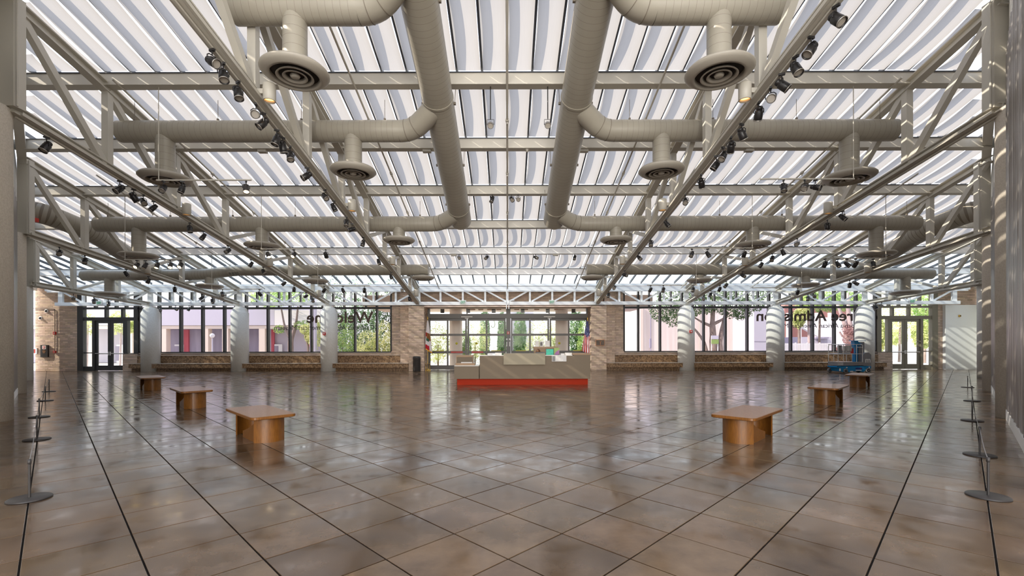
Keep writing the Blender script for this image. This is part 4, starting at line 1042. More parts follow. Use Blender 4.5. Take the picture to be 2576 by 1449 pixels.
q = B(); head_mesh(q, (px_, py_-.06, hz), .98); obj('face', bow(q, (px_, py_-.03, hz-.06), .85), M['skin'], p)
q = B(); hair_mesh(q, (px_, py_-.05, hz+.01), 1.0); obj('hair', bow(q, (px_, py_-.03, hz-.06), .85), M['hair'], p)
ch = thing('office_chair', (px_, py_+.1, 0), 'dark office chair under the seated receptionist, mostly hidden by the desk', 'chair')
q = B(); q.box(px_-.24, px_+.24, py_-.2, py_+.26, .36, .42); obj('seat', q, M['dark_cloth'], ch)
q = B(); q.box(px_-.22, px_+.22, py_+.24, py_+.28, .45, .95); obj('backrest', q, M['dark_cloth'], ch)
q = B(); q.tube([(px_, py_+.03, .06), (px_, py_+.03, .36)], .03, 10); 
for k in range(5): a = 2*PI*k/5; q.beam((px_, py_+.03, .07), (px_+.28*math.cos(a), py_+.03+.28*math.sin(a), .05), .04, .03)
obj('swivel_base', q, M['black'], ch)
# person outside by the right door
x_ = (2190-1277)/(F/31.0); y_ = 31.0
p = thing('person', (x_, y_, 0), 'person in a blue shirt outside the window beside the right column', 'person')
J = [((x_, y_, .92), .13, .11), ((x_, y_, 1.1), .13, .10), ((x_, y_, 1.38), .17, .11), ((x_, y_, 1.50), .06), ((x_, y_, 1.58), .05), ((x_-.2, y_, 1.38), .06), ((x_-.25, y_+.02, 1.10), .045), ((x_-.22, y_-.05, .86), .035),
     ((x_+.2, y_, 1.38), .06), ((x_+.25, y_+.02, 1.10), .045), ((x_+.22, y_-.05, .86), .035)]
skin_body('shirt', J, [(0, 1), (1, 2), (2, 3), (3, 4), (2, 5), (5, 6), (6, 7), (2, 8), (8, 9), (9, 10)], M['shirt_blue'], p)
J = [((x_, y_, .92), .13, .11), ((x_-.09, y_, .80), .09), ((x_-.10, y_, .46), .06), ((x_-.10, y_+.02, .08), .045), ((x_-.10, y_-.12, .04), .035), ((x_+.09, y_, .80), .09), ((x_+.10, y_, .46), .06), ((x_+.10, y_+.02, .08), .045), ((x_+.10, y_-.12, .04), .035)]
skin_body('trousers', J, [(0, 1), (1, 2), (2, 3), (3, 4), (0, 5), (5, 6), (6, 7), (7, 8)], M['dark_cloth'], p)
q = B(); head_mesh(q, (x_, y_, 1.68), 1.0, 1); obj('face', q, M['skin'], p)
q = B(); hair_mesh(q, (x_, y_, 1.69), 1.0, 1, .02); obj('hair', q, M['dark_cloth'], p)

# ------------------------------------------------------------------ waste bin, plaque, flags
bx_ = (1047-1277)/(F/26.2)
t = thing('waste_bin', (bx_, 26.35, 0), 'tall black rounded waste bin in front of the left brick pier', 'bin')
q = B(); q.lathe([(0, 0), (.20, 0), (.215, .02), (.215, .68), (.225, .70), (.225, .82), (.205, .86), (0, .87)], 28, (bx_, 26.35, 0)); obj('body', q, M['black_metal'], t)
q = B(); q.prism([(bx_-.17, 26.10), (bx_+.17, 26.10), (bx_+.15, 26.24), (bx_-.15, 26.24)], .70, .80); obj('opening', q, M['dark_void'], t)
a, b = (1499.5-1277)/(F/26.7), (1519.5-1277)/(F/26.7); z0, z1 = 1.6+(864-869)/(F/26.7), 1.6+(864-856)/(F/26.7)
t = thing('plaque', ((a+b)/2, 26.69, z0), 'small bronze plaque on the right brick pier', 'plaque')
q = B(); q.box(a-.03, b+.03, 26.655, 26.70, z0-.03, z1+.03); obj('border', q, M['copper'], t); q = B(); q.box(a, b, 26.645, 26.656, z0, z1); obj('plate', q, M['bronze'], t)
q = B(); q.box(a+.22, a+.26, 26.63, 26.646, z0+.02, z1-.06); q.box(a+.20, a+.30, 26.63, 26.646, z1-.10, z1-.06); obj('relief', q, M['copper'], t)
def flag(x, y, zt, zb, name, lb, us):
    t = thing('flag', (x, y, 0), lb, 'flag')
    q = B(); q.lathe([(0, 0), (.16, 0), (.17, .02), (.15, .05), (.06, .08), (.03, .14), (0, .14)], 20, (x, y, 0)); obj('base', q, M['gold'], t)
    q = B(); q.tube([(x, y, .08), (x, y, zt)], .016, 10); obj('pole', q, M['gold'], t)
    q = B(); q.lathe([(0, 0), (.03, .01), (.02, .05), (.045, .10), (.03, .17), (0, .24)], 12, (x, y, zt)); obj('finial', q, M['gold'], t)
    nu, nv = 40, 22; vs = []
    for j in range(nv+1):
        v = j/nv
        for i in range(nu+1):
            u = i/nu
            zz = zt-.03-(zt-zb)*v*(0.86+.14*u)
            wd = (.05+.30*v**.8)*(1 if us else .8)
            xx = x+(u-.62 if us else u-.35)*wd*1.6
            yy = y-.03-.05*math.cos(u*PI*6)*(0.3+.7*v)
            vs.append((xx, yy, zz))
    q = B(); q.smooth = True; fs = []; q.add(vs, [(j*(nu+1)+i, j*(nu+1)+i+1, (j+1)*(nu+1)+i+1, (j+1)*(nu+1)+i) for j in range(nv) for i in range(nu)])
    mi = []
    for j in range(nv):
        v = (j+.5)/nv
        for i in range(nu):
            u = (i+.5)/nu
            if us:
                star = ((i*3+j*5) % 7 == 0)
                if v < .50-.15*abs(u-.5): c_ = 1 if star else 0
                else: c_ = 2 if int(u*9) % 2 == 0 else 1
                if u > .93 and v > .5: c_ = 3
            else:
                c_ = 1
                if .40 < v < .62 and .12 < u < .9: c_ = 4
                if .40 < v < .55 and u < .12: c_ = 2
                if .60 < v < .70 and .1 < u < .6: c_ = 5
                if v > .84 and u < .6: c_ = 2
                if v > .95: c_ = 3
            mi.append(c_)
    q.mi = mi
    f = obj('cloth', q, [M['navy'], M['flag_white'], M['flag_red'], M['gold'], M['flag_brown'], M['flag_green']], t)
    return t
flag((1076-1277)/(F/27.2), 27.2, 3.0, 1.02, 'flag', 'white and red bear flag hanging from a brass pole beside the left pier', False)
flag((1478-1277)/(F/27.2), 27.2, 2.95, .9, 'flag', 'stars and stripes flag hanging from a pole beside the right pier', True)
t = thing('brass_stand', ((1077-1277)/(F/26.9)+.0, 26.85, 0), 'group of short brass uprights at the foot of the bear flag', 'stand')
for k in range(3):
    q = B(); xx = (1071+k*5-1277)/(F/26.85); q.lathe([(.05, 0), (.05, .02), (.016, .03), (.016, .40), (.035, .41), (.035, .44), (0, .44)], 12, (xx, 26.85, 0)); obj('upright', q, M['gold'], t)

# ------------------------------------------------------------------ text helper
def text_mesh(txt, size, ext=.006, bold=.0):
    cu = bpy.data.curves.new('text', 'FONT'); cu.body = txt; cu.size = size; cu.extrude = ext; cu.offset = bold; cu.resolution_u = 3
    o = bpy.data.objects.new('text_tmp', cu); C.objects.link(o)
    dg = bpy.context.evaluated_depsgraph_get(); me = bpy.data.meshes.new_from_object(o.evaluated_get(dg)); bpy.data.objects.remove(o)
    xs = [v.co.x for v in me.vertices]; zs = [v.co.y for v in me.vertices]
    return me, min(xs), max(xs), min(zs), max(zs)
def lettering(name, txt, x0, x1, z0, z1, y, m, label, mirror=False, parent=None, cat='lettering', bold=.0):
    """fit the text's bounding box to x0..x1, z0..z1 on the plane y"""
    me, a, b, c_, d_ = text_mesh(txt, 1.0, .004, bold); me.materials.clear(); me.materials.append(m)
    for v in me.vertices:
        u = (v.co.x-a)/(b-a); w = (v.co.y-c_)/(d_-c_); e = v.co.z
        if mirror: u = 1-u
        v.co = (x0+(x1-x0)*u, y+e, z0+(z1-z0)*w)
    me.update()
    o = bpy.data.objects.new(name, me); C.objects.link(o)
    if parent:
        pw = wloc(parent)
        for v in me.vertices: v.co -= pw
        o.parent = parent
    else: tag(o, label, cat)
    return o
YG = YW+.07; SG = F/YG
wx = lambda px: (px-1277)/SG
wz = lambda py: 1.6+(864-py)/SG
lettering('window_lettering', 'Welcome', wx(771.5), wx(939.5), wz(812), wz(783), YG, M['letter'], 'large reversed word Welcome on the left windows', True, bold=.02)
lettering('window_lettering', 'California African American Museum', wx(690), wx(940.5), wz(829), wz(817), YG, M['letter_dark'], 'small reversed museum name under the word Welcome', True, bold=.0)
lettering('window_lettering', 'CAAM', wx(919), wx(945), wz(879.5), wz(874.5), YG, M['letter_dark'], 'tiny reversed CAAM letters low on the last left window', True, bold=.0)
lettering('window_lettering', 'Free Admission', wx(1903), wx(2165), wz(809.5), wz(782), YG, M['letter'], 'large reversed words Free Admission on the right windows', True, bold=.02)
lettering('window_lettering', 'California African American Museum', wx(1927), wx(2180), wz(826), wz(815), YG, M['letter_dark'], 'small reversed museum name under the words Free Admission', True, bold=.0)
for i, (px, lb) in enumerate(((249, 'over the left corner doors'), (1165, 'left of centre over the entrance'), (1389, 'right of centre over the entrance'), (2296, 'over the right corner doors'))):
    y = 26.78; s_ = F/y; x = (px-1277)/s_; z = 1.6+(864-760)/s_
    t = thing('exit_sign', (x, y, z), f'white exit sign with green letters on the truss, {lb}', 'exit sign', 'exit signs on the window wall truss')
    q = B(); q.box(x-.18, x+.18, y, y+.05, z-.12, z+.12); obj('housing', q, M['paper'], t)
    lettering('letters', 'EXIT', x-.13, x+.13, z-.075, z+.075, y-.006, M['green_sign'], None, False, t, bold=.02)

# ------------------------------------------------------------------ wall fittings
def fit(px, py, y): s_ = F/y; return (px-1277)/s_, 1.6+(864-py)/s_
def alarm(x, y, z, lb, parent=None):
    t = thing('fire_alarm', (x, y, z), lb, 'fire alarm')
    q = B(); q.box(x-.08, x+.08, y-.06, y, z-.08, z+.08); obj('housing', q, M['red'], t)
    q = B(); q.box(x-.03, x+.03, y-.075, y-.06, z-.03, z+.04); obj('strobe', q, M['paper'], t); return t
x, z = fit(139, 836, 27.48); alarm(x, 27.48, z, 'red fire alarm strobe on the left corner brick wall')
x2, z2 = fit(139, 883, 27.48); t = thing('fire_call_point', (x2, 27.48, z2), 'red pull station low on the left corner brick wall', 'fire alarm'); q = B(); q.box(x2-.07, x2+.07, 27.42, 27.48, z2-.06, z2+.06); obj('housing', q, M['red'], t); q = B(); q.box(x2-.03, x2+.03, 27.41, 27.42, z2-.02, z2+.01); obj('handle', q, M['paper'], t)
q = B(); x3, z3 = fit(86, 773, 27.46); q.tube(bend([(x3-.6, 27.455, z3), (x, 27.455, z3-.03), (x, 27.455, z2+.06)], .15, 5), .016, 8); tag(obj('conduit', q, M['bronze']), 'thin bent conduit on the left corner brick wall feeding the red alarms', 'pipe')
for px, py, lb in ((116, 780, 'upper white security dome camera on the left brick wall'), (101, 798, 'lower white security dome camera on the left brick wall')):
    x, z = fit(px, py, 27.45); t = thing('dome_camera', (x, 27.48, z), lb, 'camera', 'dome cameras')
    mt = Matrix.Translation((x, 27.49, z)) @ Matrix.Rotation(PI/2, 4, 'X')
    q = B(); q.lathe([(.11, 0), (.11, .03), (.07, .05), (0, .05)], 20, mtx=mt); obj('ring', q, M['paper'], t)
    q = B(); q.lathe([(.07, .045), (.06, .075), (.03, .10), (0, .105)], 16, mtx=mt); obj('dome', q, M['black'], t)
x, z = fit(114, 881, 27.48); t = thing('defibrillator_panel', (x, 27.45, z), 'black vertical panel with red and white heart sign on the left brick wall', 'panel')
q = B(); q.box(x-.22, x+.22, 27.40, 27.485, z-.36, z+.36); obj('board', q, M['black'], t)
q = B(); q.box(x-.10, x+.12, 27.392, 27.40, z+.12, z+.33); obj('sign', q, M['paper'], t); q = B(); q.box(x-.05, x+.07, 27.385, 27.392, z+.16, z+.30); obj('red_sign', q, M['red'], t)
q = B(); q.add([(x-.03, 27.383, z+.25), (x+.01, 27.383, z+.18), (x+.05, 27.383, z+.25), (x+.03, 27.383, z+.275), (x+.01, 27.383, z+.26), (x-.01, 27.383, z+.275)], [(0, 1, 2, 3, 4, 5)]); obj('heart', q, M['paper'], t)
q = B(); 
for k, (w_, zz) in enumerate(((.05, .07), (.10, .0), (.08, -.05), (.06, -.10))): q.box(x-w_, x+w_, 27.393, 27.40, z+zz-.012, z+zz+.012)
obj('small_print', q, M['flag_brown'], t)
x, z = fit(88, 881, 27.48); t = thing('wall_screen', (x, 27.45, z), 'cream framed small screen half hidden by the farthest left column', 'screen')
q = B(); q.box(x-.20, x+.16, 27.42, 27.485, z-.18, z+.18); obj('frame', q, M['paper'], t); q = B(); q.box(x-.15, x+.02, 27.41, 27.42, z-.12, z+.12); obj('screen', q, M['black'], t); q = B(); q.box(x+.02, x+.08, 27.41, 27.42, z-.12, z+.12); obj('red_strip', q, M['red'], t)
for s, sd, px, py in ((-1, 'left', 816, 839), (1, 'right', 1738, 835)):
    yy = 26.515; x, z = fit(px, py, yy); x0c = s*2*U; yy = 27-math.sqrt(max(.475**2-(x-x0c)**2, 0))
    alarm(x, yy-.0, z, f'red alarm box on the round column nearest the entrance, {sd} side')
    q = B(); q.tube([(x, yy-.015, z+.08), (x, yy-.015, 3.38), (x+.0, yy+.02, 3.9)], .016, 8); tag(obj('conduit', q, M['steel_white']), f'thin white conduit down the {sd} round column to its red alarm box', 'pipe')
x, z = fit(2414, 797, 27.28); t = thing('security_camera', (x, 27.25, z), 'small round camera on the white partition panel', 'camera')
mt = Matrix.Translation((x, 27.30, z)) @ Matrix.Rotation(PI/2, 4, 'X'); q = B(); q.lathe([(.07, 0), (.07, .05), (.05, .07), (0, .07)], 16, mtx=mt); obj('body', q, M['gold'], t); q = B(); q.lathe([(.03, .07), (.03, .10), (0, .10)], 12, mtx=mt); obj('lens', q, M['black'], t)
for s, sd in ((-1, 'left'), (1, 'right')):
    y = 16.6; x = s*(y+.62); z = 1.6+(864-(551 if s < 0 else 560))/(F/y)
    q = B(); q.box(x-.13, x+.13, y-.06, y+.08, z-.07, z+.07); q.tube([(x, y, z), (x+s*.35, y, z+.02)], .012, 6)
    tag(obj('red_box', q, M['red']), f'small red box on a stalk under the feed duct, {sd} wall', 'fire alarm')

# ------------------------------------------------------------------ blue scissor-mast lift
K = .00155; LX, LY = 17.25, 24.3
fx = lambda c: LX+(c-330)*K
fz = lambda c: max(0, (1275-c)*K)
t = thing('personnel_lift', (LX+.9, LY, 0), 'small blue mast lift with grey railed platform parked before the right windows', 'lift')
y0, y1 = LY-.36, LY+.36
mb = B()
def plate(c, y, th=.02): return [(fx(a), fz(b)) for a, b in c], y, th
def side_prism(q, pts, ya, yb):
    n = len(pts); vs = [(fx(a), ya, fz(b)) for a, b in pts]+[(fx(a), yb, fz(b)) for a, b in pts]
    q.add(vs, [tuple(range(n)), tuple(range(n, 2*n))[::-1]]+[(k, k+n, (k+1) % n+n, (k+1) % n) for k in range(n)])
q = B(); side_prism(q, [(330, 1030), (1480, 1030), (1480, 1110), (1330, 1120), (1270, 1180), (1230, 1235), (1080, 1200), (860, 1205), (760, 1245), (710, 1230), (690, 1150), (650, 1110), (560, 1110), (540, 1235), (430, 1200), (400, 1090), (330, 1075)], y0, y1); obj('chassis', q, M['blue'], t)
q = B(); q.box(fx(350), fx(1230), y0-.01, y1+.01, fz(1005), fz(905)); obj('platform_deck', q, M['grey'], t)
q = B(); q.box(fx(340), fx(530), y0-.02, y0-.01, fz(1000), fz(910)); q.box(fx(345), fx(1215), y0-.02, y1+.02, fz(905), fz(888)); obj('deck_trim', q, M['chrome'], t)
for nm_, c0, dep in (('wheel', 1390, y0-.02), ('wheel', 1390, y1-.08), ('wheel', 620, y0-.02), ('wheel', 400, y1-.08)):
    r = .145 if c0 == 1390 else .125
    mt = Matrix.Translation((fx(c0), dep, r)) @ Matrix.Rotation(-PI/2, 4, 'X') @ Matrix.Rotation(0, 4, 'Z')
    q = B(); q.lathe([(0, 0), (r*.55, 0), (r*.6, .012), (r*.95, .012), (r, .03), (r, .08), (r*.95, .1), (0, .1)], 24, mtx=mt); w_ = obj('wheel', q, M['rubber'], t)
    q = B(); q.lathe([(0, -.012), (r*.2, -.012), (r*.25, 0), (r*.62, .0), (r*.66, -.004), (r*.8, -.004), (r*.8, .01)], 20, mtx=mt); obj('hub', q, M['grey'], w_)
for yy in (y0, y1):
    q = B()
    q.tube(bend([(fx(365), yy, fz(900)), (fx(365), yy, fz(300)), (fx(1190), yy, fz(300)), (fx(1190), yy, fz(900))], .09, 5), .019, 8)
    q.tube([(fx(365), yy, fz(620)), (fx(1190), yy, fz(620))], .017, 8); q.tube([(fx(545), yy, fz(900)), (fx(545), yy, fz(300))], .017, 8); q.tube([(fx(990), yy, fz(900)), (fx(990), yy, fz(310))], .017, 8)
    q.tube([(fx(990), yy, fz(400)), (fx(1190), yy, fz(400))], .015, 8)
    obj('guard_rail', q, M['chrome'], t)
q = B()
for z in (fz(300)-.0, fz(620)): q.tube([(fx(365), y0, z), (fx(365), y1, z)], .017, 8); 
obj('end_rail', q, M['chrome'], t)
q = B(); q.box(fx(395), fx(525), y0+.05, y0+.13, fz(600), fz(325)); obj('gate_panel', q, M['grey'], t)
q = B(); q.box(fx(625), fx(740), y0+.08, y0+.25, fz(520), fz(345)); q.box(fx(750), fx(850), y0+.05, y0+.22, fz(520), fz(330)); q.box(fx(560), fx(810), y0+.05, y0+.25, fz(605), fz(545)); obj('control_box', q, M['chrome'], t)
q = B(); side_prism(q, [(860, 430), (905, 430), (910, 600), (815, 600), (830, 545), (860, 530)], y0+.04, y0+.14); obj('red_holder', q, M['red'], t)
q = B(); q.box(fx(1070), fx(1160), LY-.10, LY+.10, fz(1010), fz(360)); q.box(fx(1035), fx(1165), LY-.12, LY+.12, fz(380), fz(180)); obj('inner_mast', q, M['blue'], t)
q = B(); q.box(fx(1195), fx(1365), LY-.14, LY+.14, fz(1000), fz(215)); 
for c0 in (1230, 1275, 1320): q.box(fx(c0), fx(c0+18), LY-.16, LY-.14, fz(1000), fz(230))
obj('outer_mast', q, M['grey'], t)
q = B(); q.box(fx(990), fx(1410), LY-.16, LY+.16, fz(185), fz(165)); side_prism(q, [(1165, 210), (1230, 250), (1290, 260), (1225, 350), (1170, 350), (1215, 300), (1165, 250)], LY-.15, LY-.10); obj('mast_head', q, M['blue'], t)
q = B(); side_prism(q, [(1215, 1020), (1225, 660), (1290, 580), (1400, 570), (1485, 650), (1480, 1020)], y0, y1); ps = obj('power_pack', q, M['grey'], t)
lettering('letter', 'm', fx(1285), fx(1455), fz(915), fz(790), y0-.006, M['paper'], None, False, ps, bold=.015)
q = B(); q.box(fx(955), fx(1175), y0-.006, y0, fz(1140), fz(1085)); cp = obj('control_panel', q, M['navy'], t); q = B(); q.lathe([(.025, 0), (.025, .02), (0, .02)], 12, mtx=Matrix.Translation((fx(1120), y0-.006, fz(1105))) @ Matrix.Rotation(PI/2, 4, 'X')); obj('stop_button', q, M['red'], cp)
q = B(); 
for a, b, c_, d_ in ((635, 680, 1095, 1060), (1400, 1440, 1095, 1055), (770, 870, 1225, 1190), (960, 1155, 1185, 1160), (400, 450, 1200, 1110)): q.box(fx(a), fx(b), y0-.006, y0, fz(c_), fz(d_))
obj('sticker', q, M['paper'], t)

# ------------------------------------------------------------------ outdoors
q = B(); q.box(-90, 90, 28.15, 140, -.14, -.02); tag(obj('ground', q, M['pave']), kind='structure')
import numpy as np
def leaves_mesh(blobs, n, size, seed, droop=0.0, rim=0.55):
    """leaf quads scattered through ellipsoid blobs (x,y,z,rx,ry,rz)"""
    rg = np.random.default_rng(seed); vs = []; fs = []
    wts = np.array([b[3]*b[4]*b[5] for b in blobs])**.67; wts /= wts.sum(); k = 0
    for b, w in zip(blobs, wts):
        m_ = max(8, int(n*w)); d = rg.normal(size=(m_, 3)); d /= np.linalg.norm(d, axis=1)[:, None]
        rr = rim+(1-rim)*rg.random(m_)**.5; lump = 1+.16*np.sin(d[:, 0]*7+seed)*np.sin(d[:, 2]*6+1)*np.sin(d[:, 1]*5)
        p = np.array(b[:3])+d*np.array(b[3:6])*(rr*lump)[:, None]
        a = rg.normal(size=(m_, 3)); a[:, 2] -= droop; a /= np.linalg.norm(a, axis=1)[:, None]
        c = np.cross(a, rg.normal(size=(m_, 3))); c /= np.linalg.norm(c, axis=1)[:, None]
        s_ = size*(.6+.8*rg.random(m_))[:, None]
        q_ = np.stack([p-a*s_, p+c*s_*.45, p+a*s_, p-c*s_*.45], 1).reshape(-1, 3)
        vs.append(q_)
        for i in range(m_): fs.append((k, k+1, k+2, k+3)); k += 4
    me = bpy.data.meshes.new('leaves'); me.from_pydata(np.concatenate(vs).tolist(), [], fs); me.update(); return me
def tree(name, base, trunk, blobs, n, size, lm, label, cat='tree', seed=1, bark='bark', droop=0, group=None):
    t = thing(name, base, label, cat, group)
    if trunk:
        q = B()
        for pts, r0, r1 in trunk:
            P_ = bend(pts, .25, 3) if len(pts) > 2 else pts; m_ = len(P_)
            q.tube(P_, [r0+(r1-r0)*k/(m_-1) for k in range(m_)], 10)
        obj('trunk', q, M[bark], t)
    me = leaves_mesh(blobs, n, size, seed, droop); me.materials.append(M[lm]); o = obj('foliage', me, None, t)
    o.location = tuple(-c for c in base)
    o['kind'] = 'stuff'
    return t
W_ = lambda px, y: (px-1277)/(F/y)
Z_ = lambda py, y: 1.6+(864-py)/(F/y)

# left neighbour building
YB = 40.0
b = thing('neighbour_building', (W_(430, YB), YB, 0), 'low lilac building with beige columns and a red strip, seen through the left windows', 'building')
def part(nm, m_, x0, x1, y0, y1, z0, z1): q = B(); q.box(x0, x1, y0, y1, z0, z1); return obj(nm, q, M[m_], b)
zb_ = Z_(817, YB-2)
part('wall', 'ext_lavender', -62, W_(812, YB), YB, YB+6, 0, 4.6)
part('roof_band', 'ext_lavender', -62, W_(690, YB-2), YB-2, YB+6, zb_, Z_(768, YB-2)+.7)
part('roof_band', 'ext_white', W_(690, YB-2)+.02, W_(812, YB-2), YB-2, YB+6, zb_, Z_(779, YB-2))
part('beam', 'ext_beige', -62, W_(780, YB-2), YB-1.9, YB-1.4, zb_-.28, zb_-.02)
for px in (232, 330, 415, 520, 570, 662): part('column', 'ext_beige', W_(px-7.5, YB-1.7), W_(px+7.5, YB-1.7), YB-1.9, YB-1.4, 0, zb_-.28)
for a, c in ((423, 455), (478, 511), (530, 562), (622, 656)): part('dark_panel', 'ext_violet', W_(a, YB), W_(c, YB), YB-.1, YB, 0.1, zb_-.3)
for a, c in ((338, 347), (463, 475), (683, 690), (774, 780)): part('red_strip', 'ext_red', W_(a, YB-.2), W_(c, YB-.2), YB-.25, YB-.1, 0, zb_-.3)
for a, c in ((217, 228), (294, 318), (440, 462), (691, 710)):
    fr = part('window', 'white', W_(a, YB-.3), W_(c, YB-.3), YB-.35, YB-.26, Z_(912, YB-.3), Z_(865, YB-.3))
    q = B(); q.box(W_(a, YB)+.16, W_(c, YB)-.16, YB-.37, YB-.35, Z_(905, YB), Z_(869, YB)); obj('pane', q, M['ext_violet'], fr)
q = B(); xx = W_(534, 36); q.lathe([(.10, .0), (.05, .1), (.045, Z_(845, 36)-.15)], 12, (xx, 36, 0)); t = thing('globe_lamp', (xx, 36, 0), 'white globe lamp post before the lilac building', 'lamp'); obj('pole', q, M['ext_lavender'], t)
q = B(); q.lathe([(.001, -.18), (.1, -.15), (.17, -.05), (.18, .03), (.14, .12), (.06, .175), (.001, .18)], 20, (xx, 36, Z_(843, 36))); obj('globe', q, M['paper'], t)
q = B(); q.box(W_(783, 33)-.12, W_(793, 33)-.0, 33, 33.3, 0, 5.2); tag(obj('pale_post', q, M['ext_lavender']), 'tall pale square post between the reversed letters n and e', 'post')
# dark ivy trunk outside left door, trees
yy = 36.5
tree('street_tree', (W_(730, yy), yy, 0), [([(W_(732, yy), yy, 0), (W_(731, yy), yy, 1.7), (W_(733, yy), yy, 2.2)], .22, .20), ([(W_(732, yy), yy, 1.9), (W_(716, yy), yy, 3.0), (W_(708, yy), yy, 4.4)], .13, .06), ([(W_(734, yy), yy, 2.0), (W_(745, yy), yy, 3.2), (W_(750, yy), yy, 4.6)], .15, .07), ([(W_(724, yy), yy, 2.6), (W_(700, yy), yy, 3.0)], .05, .03)],
     [(W_(702, yy), yy, 2.75, .5, .4, .35), (W_(765, yy), yy, 3.1, .9, .6, .4), (W_(680, yy), yy, 5.2, 1.6, 1.2, .7), (W_(745, yy), yy, 5.5, 1.8, 1.2, .8)], 3800, .075, 'leaf_green', 'forked street tree with bare brown limbs before the white wall, under the word Welcome', seed=3, bark='bark')
yy = 35
tree('garden_tree', (W_(775, yy), yy, 0), [([(W_(776, yy), yy, 0), (W_(776, yy), yy, 1.3), (W_(766, yy), yy, 2.5)], .12, .06)], [(W_(768, yy), yy, 2.7, .45, .4, .4), (W_(792, yy), yy, 2.4, .6, .5, 1.2), (W_(776, yy), yy, 2.1, .3, .3, .4)], 3000, .06, 'leaf_yellow', 'small yellow-green tree with orange-brown trunk beside the pale post', seed=5, bark='bark')
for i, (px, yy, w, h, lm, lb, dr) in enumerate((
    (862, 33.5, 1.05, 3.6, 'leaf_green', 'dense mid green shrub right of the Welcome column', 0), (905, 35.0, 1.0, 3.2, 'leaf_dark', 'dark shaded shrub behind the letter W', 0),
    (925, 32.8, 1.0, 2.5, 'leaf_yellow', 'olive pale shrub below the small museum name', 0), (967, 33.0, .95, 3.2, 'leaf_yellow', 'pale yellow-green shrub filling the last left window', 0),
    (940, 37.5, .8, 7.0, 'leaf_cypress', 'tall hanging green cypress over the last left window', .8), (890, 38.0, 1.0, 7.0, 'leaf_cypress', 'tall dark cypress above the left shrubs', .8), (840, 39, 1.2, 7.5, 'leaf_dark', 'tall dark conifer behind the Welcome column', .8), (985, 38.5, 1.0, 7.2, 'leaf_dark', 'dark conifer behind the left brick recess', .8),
    (1102, 33.6, 1.05, 3.1, 'leaf_yellow', 'sunlit shrub outside the leftmost entrance panes', 0), (1195, 34.8, 1.2, 3.4, 'leaf_yellow', 'pale shrub outside the second pair of left entrance panes', 0),
    (1168, 33.8, .6, 2.6, 'leaf_green', 'green shrub right of the left porch column', 0),
    (1220, 37.2, .45, 4.8, 'leaf_cypress', 'slim cypress left of the central door post', .8), (1263, 37.2, .40, 4.2, 'leaf_cypress', 'slim cypress against the lilac script wall', .8), (1308, 37.2, .55, 4.6, 'leaf_cypress', 'broad cypress on the script wall right of the post', .8),
    (1357, 34.8, 1.1, 3.5, 'leaf_yellow', 'blossoming pale shrub outside the middle right entrance panes', 0), (1395, 35.6, .7, 3.2, 'leaf_yellow', 'yellowish shrub left of the right porch column', 0),
    (1450, 36.5, .6, 5.0, 'leaf_cypress', 'grey-green cypress outside the rightmost entrance panes', .8), (1473, 35.0, .7, 3.6, 'leaf_green', 'bright green shrub behind the striped flag', 0))):
    x = W_(px, yy); hh = h/2
    tree('cypress' if dr else 'garden_shrub', (x, yy, 0), [([(x, yy, 0), (x, yy, hh)], .07, .04)], [(x, yy, hh+.1, w*.9, w*.7, hh), (x-.3*w, yy, hh*.7, w*.7, w*.6, hh*.6), (x+.35*w, yy-.1, hh*.9, w*.6, w*.6, hh*.65)],
         3600 if not dr else 3000, .055 if not dr else .085, lm, lb, 'shrub' if not dr else 'tree', seed=20+i, droop=dr)
# low hedge + flowers at far base
x = W_(1100, 32)
# porch in front of the entrance
pc = thing('entrance_porch', (0, 31, 3.9), 'peach porch roof with round columns outside the central entrance', 'porch')
q = B(); q.box(-9, 9, 28.35, 33.6, 3.92, 4.6); obj('roof_slab', q, M['porch'], pc)
for px in (1147, 1413): q = B(); q.lathe([(.42, 0), (.42, 3.92)], 28, (W_(px, 30.5), 30.5, 0)); obj('column', q, M['porch_col'], pc)
for px in (1113, 1178, 1242, 1315, 1378, 1443):
    q = B(); x = W_(px, 29.6); q.lathe([(0, 0), (.13, 0), (.13, .34), (0, .34)], 16, (x, 29.6, 3.58)); obj('downlight', q, M['frame_grey'], pc)
q = B()
for px in (1190, 1210, 1232, 1255, 1300, 1322, 1350, 1400): x = W_(px, 30.4); q.box(x-.16, x+.16, 30.2, 30.35, 3.80, 3.9)
obj('track_boxes', q, M['porch'], pc)
cwall = thing('script_wall', (W_(1262, 38), 38, 0), 'lilac curved wall with dark script lines between the cypresses', 'wall')
q = B(); n = 24; vs = []
xa, xb = W_(1228, 38), W_(1345, 38)
for k in range(n+1):
    u = k/n; yy = 38+1.3*(2*u-1)**2
    for z in (0, 4.4): vs.append((xa+(xb-xa)*u, yy, z))
q.smooth = True; q.add(vs, [(2*k, 2*k+2, 2*k+3, 2*k+1) for k in range(n)]); obj('face', q, M['ext_lavender'], cwall)
q = B(); rg = random.Random(4)
for k in range(7):
    z = Z_(862+k*3.0, 38)
    for (pa, pb) in ((1240, 1261), (1297, 1322)):
        x = W_(pa, 38)
        while x < W_(pb, 38)-.1: w_ = rg.uniform(.06, .2); q.box(x, x+w_, 37.95+(.0), 37.97, z-.014, z+.014); x += w_+rg.uniform(.02, .06)
q.tube([(W_(1240+5*math.cos(a), 37.95)-.0, 37.95, Z_(815+9*math.sin(a), 37.95)) for a in [k*.35 for k in range(-4, 9)]], .03, 6)
obj('script_lines', q, M['leaf_dark'], cwall)

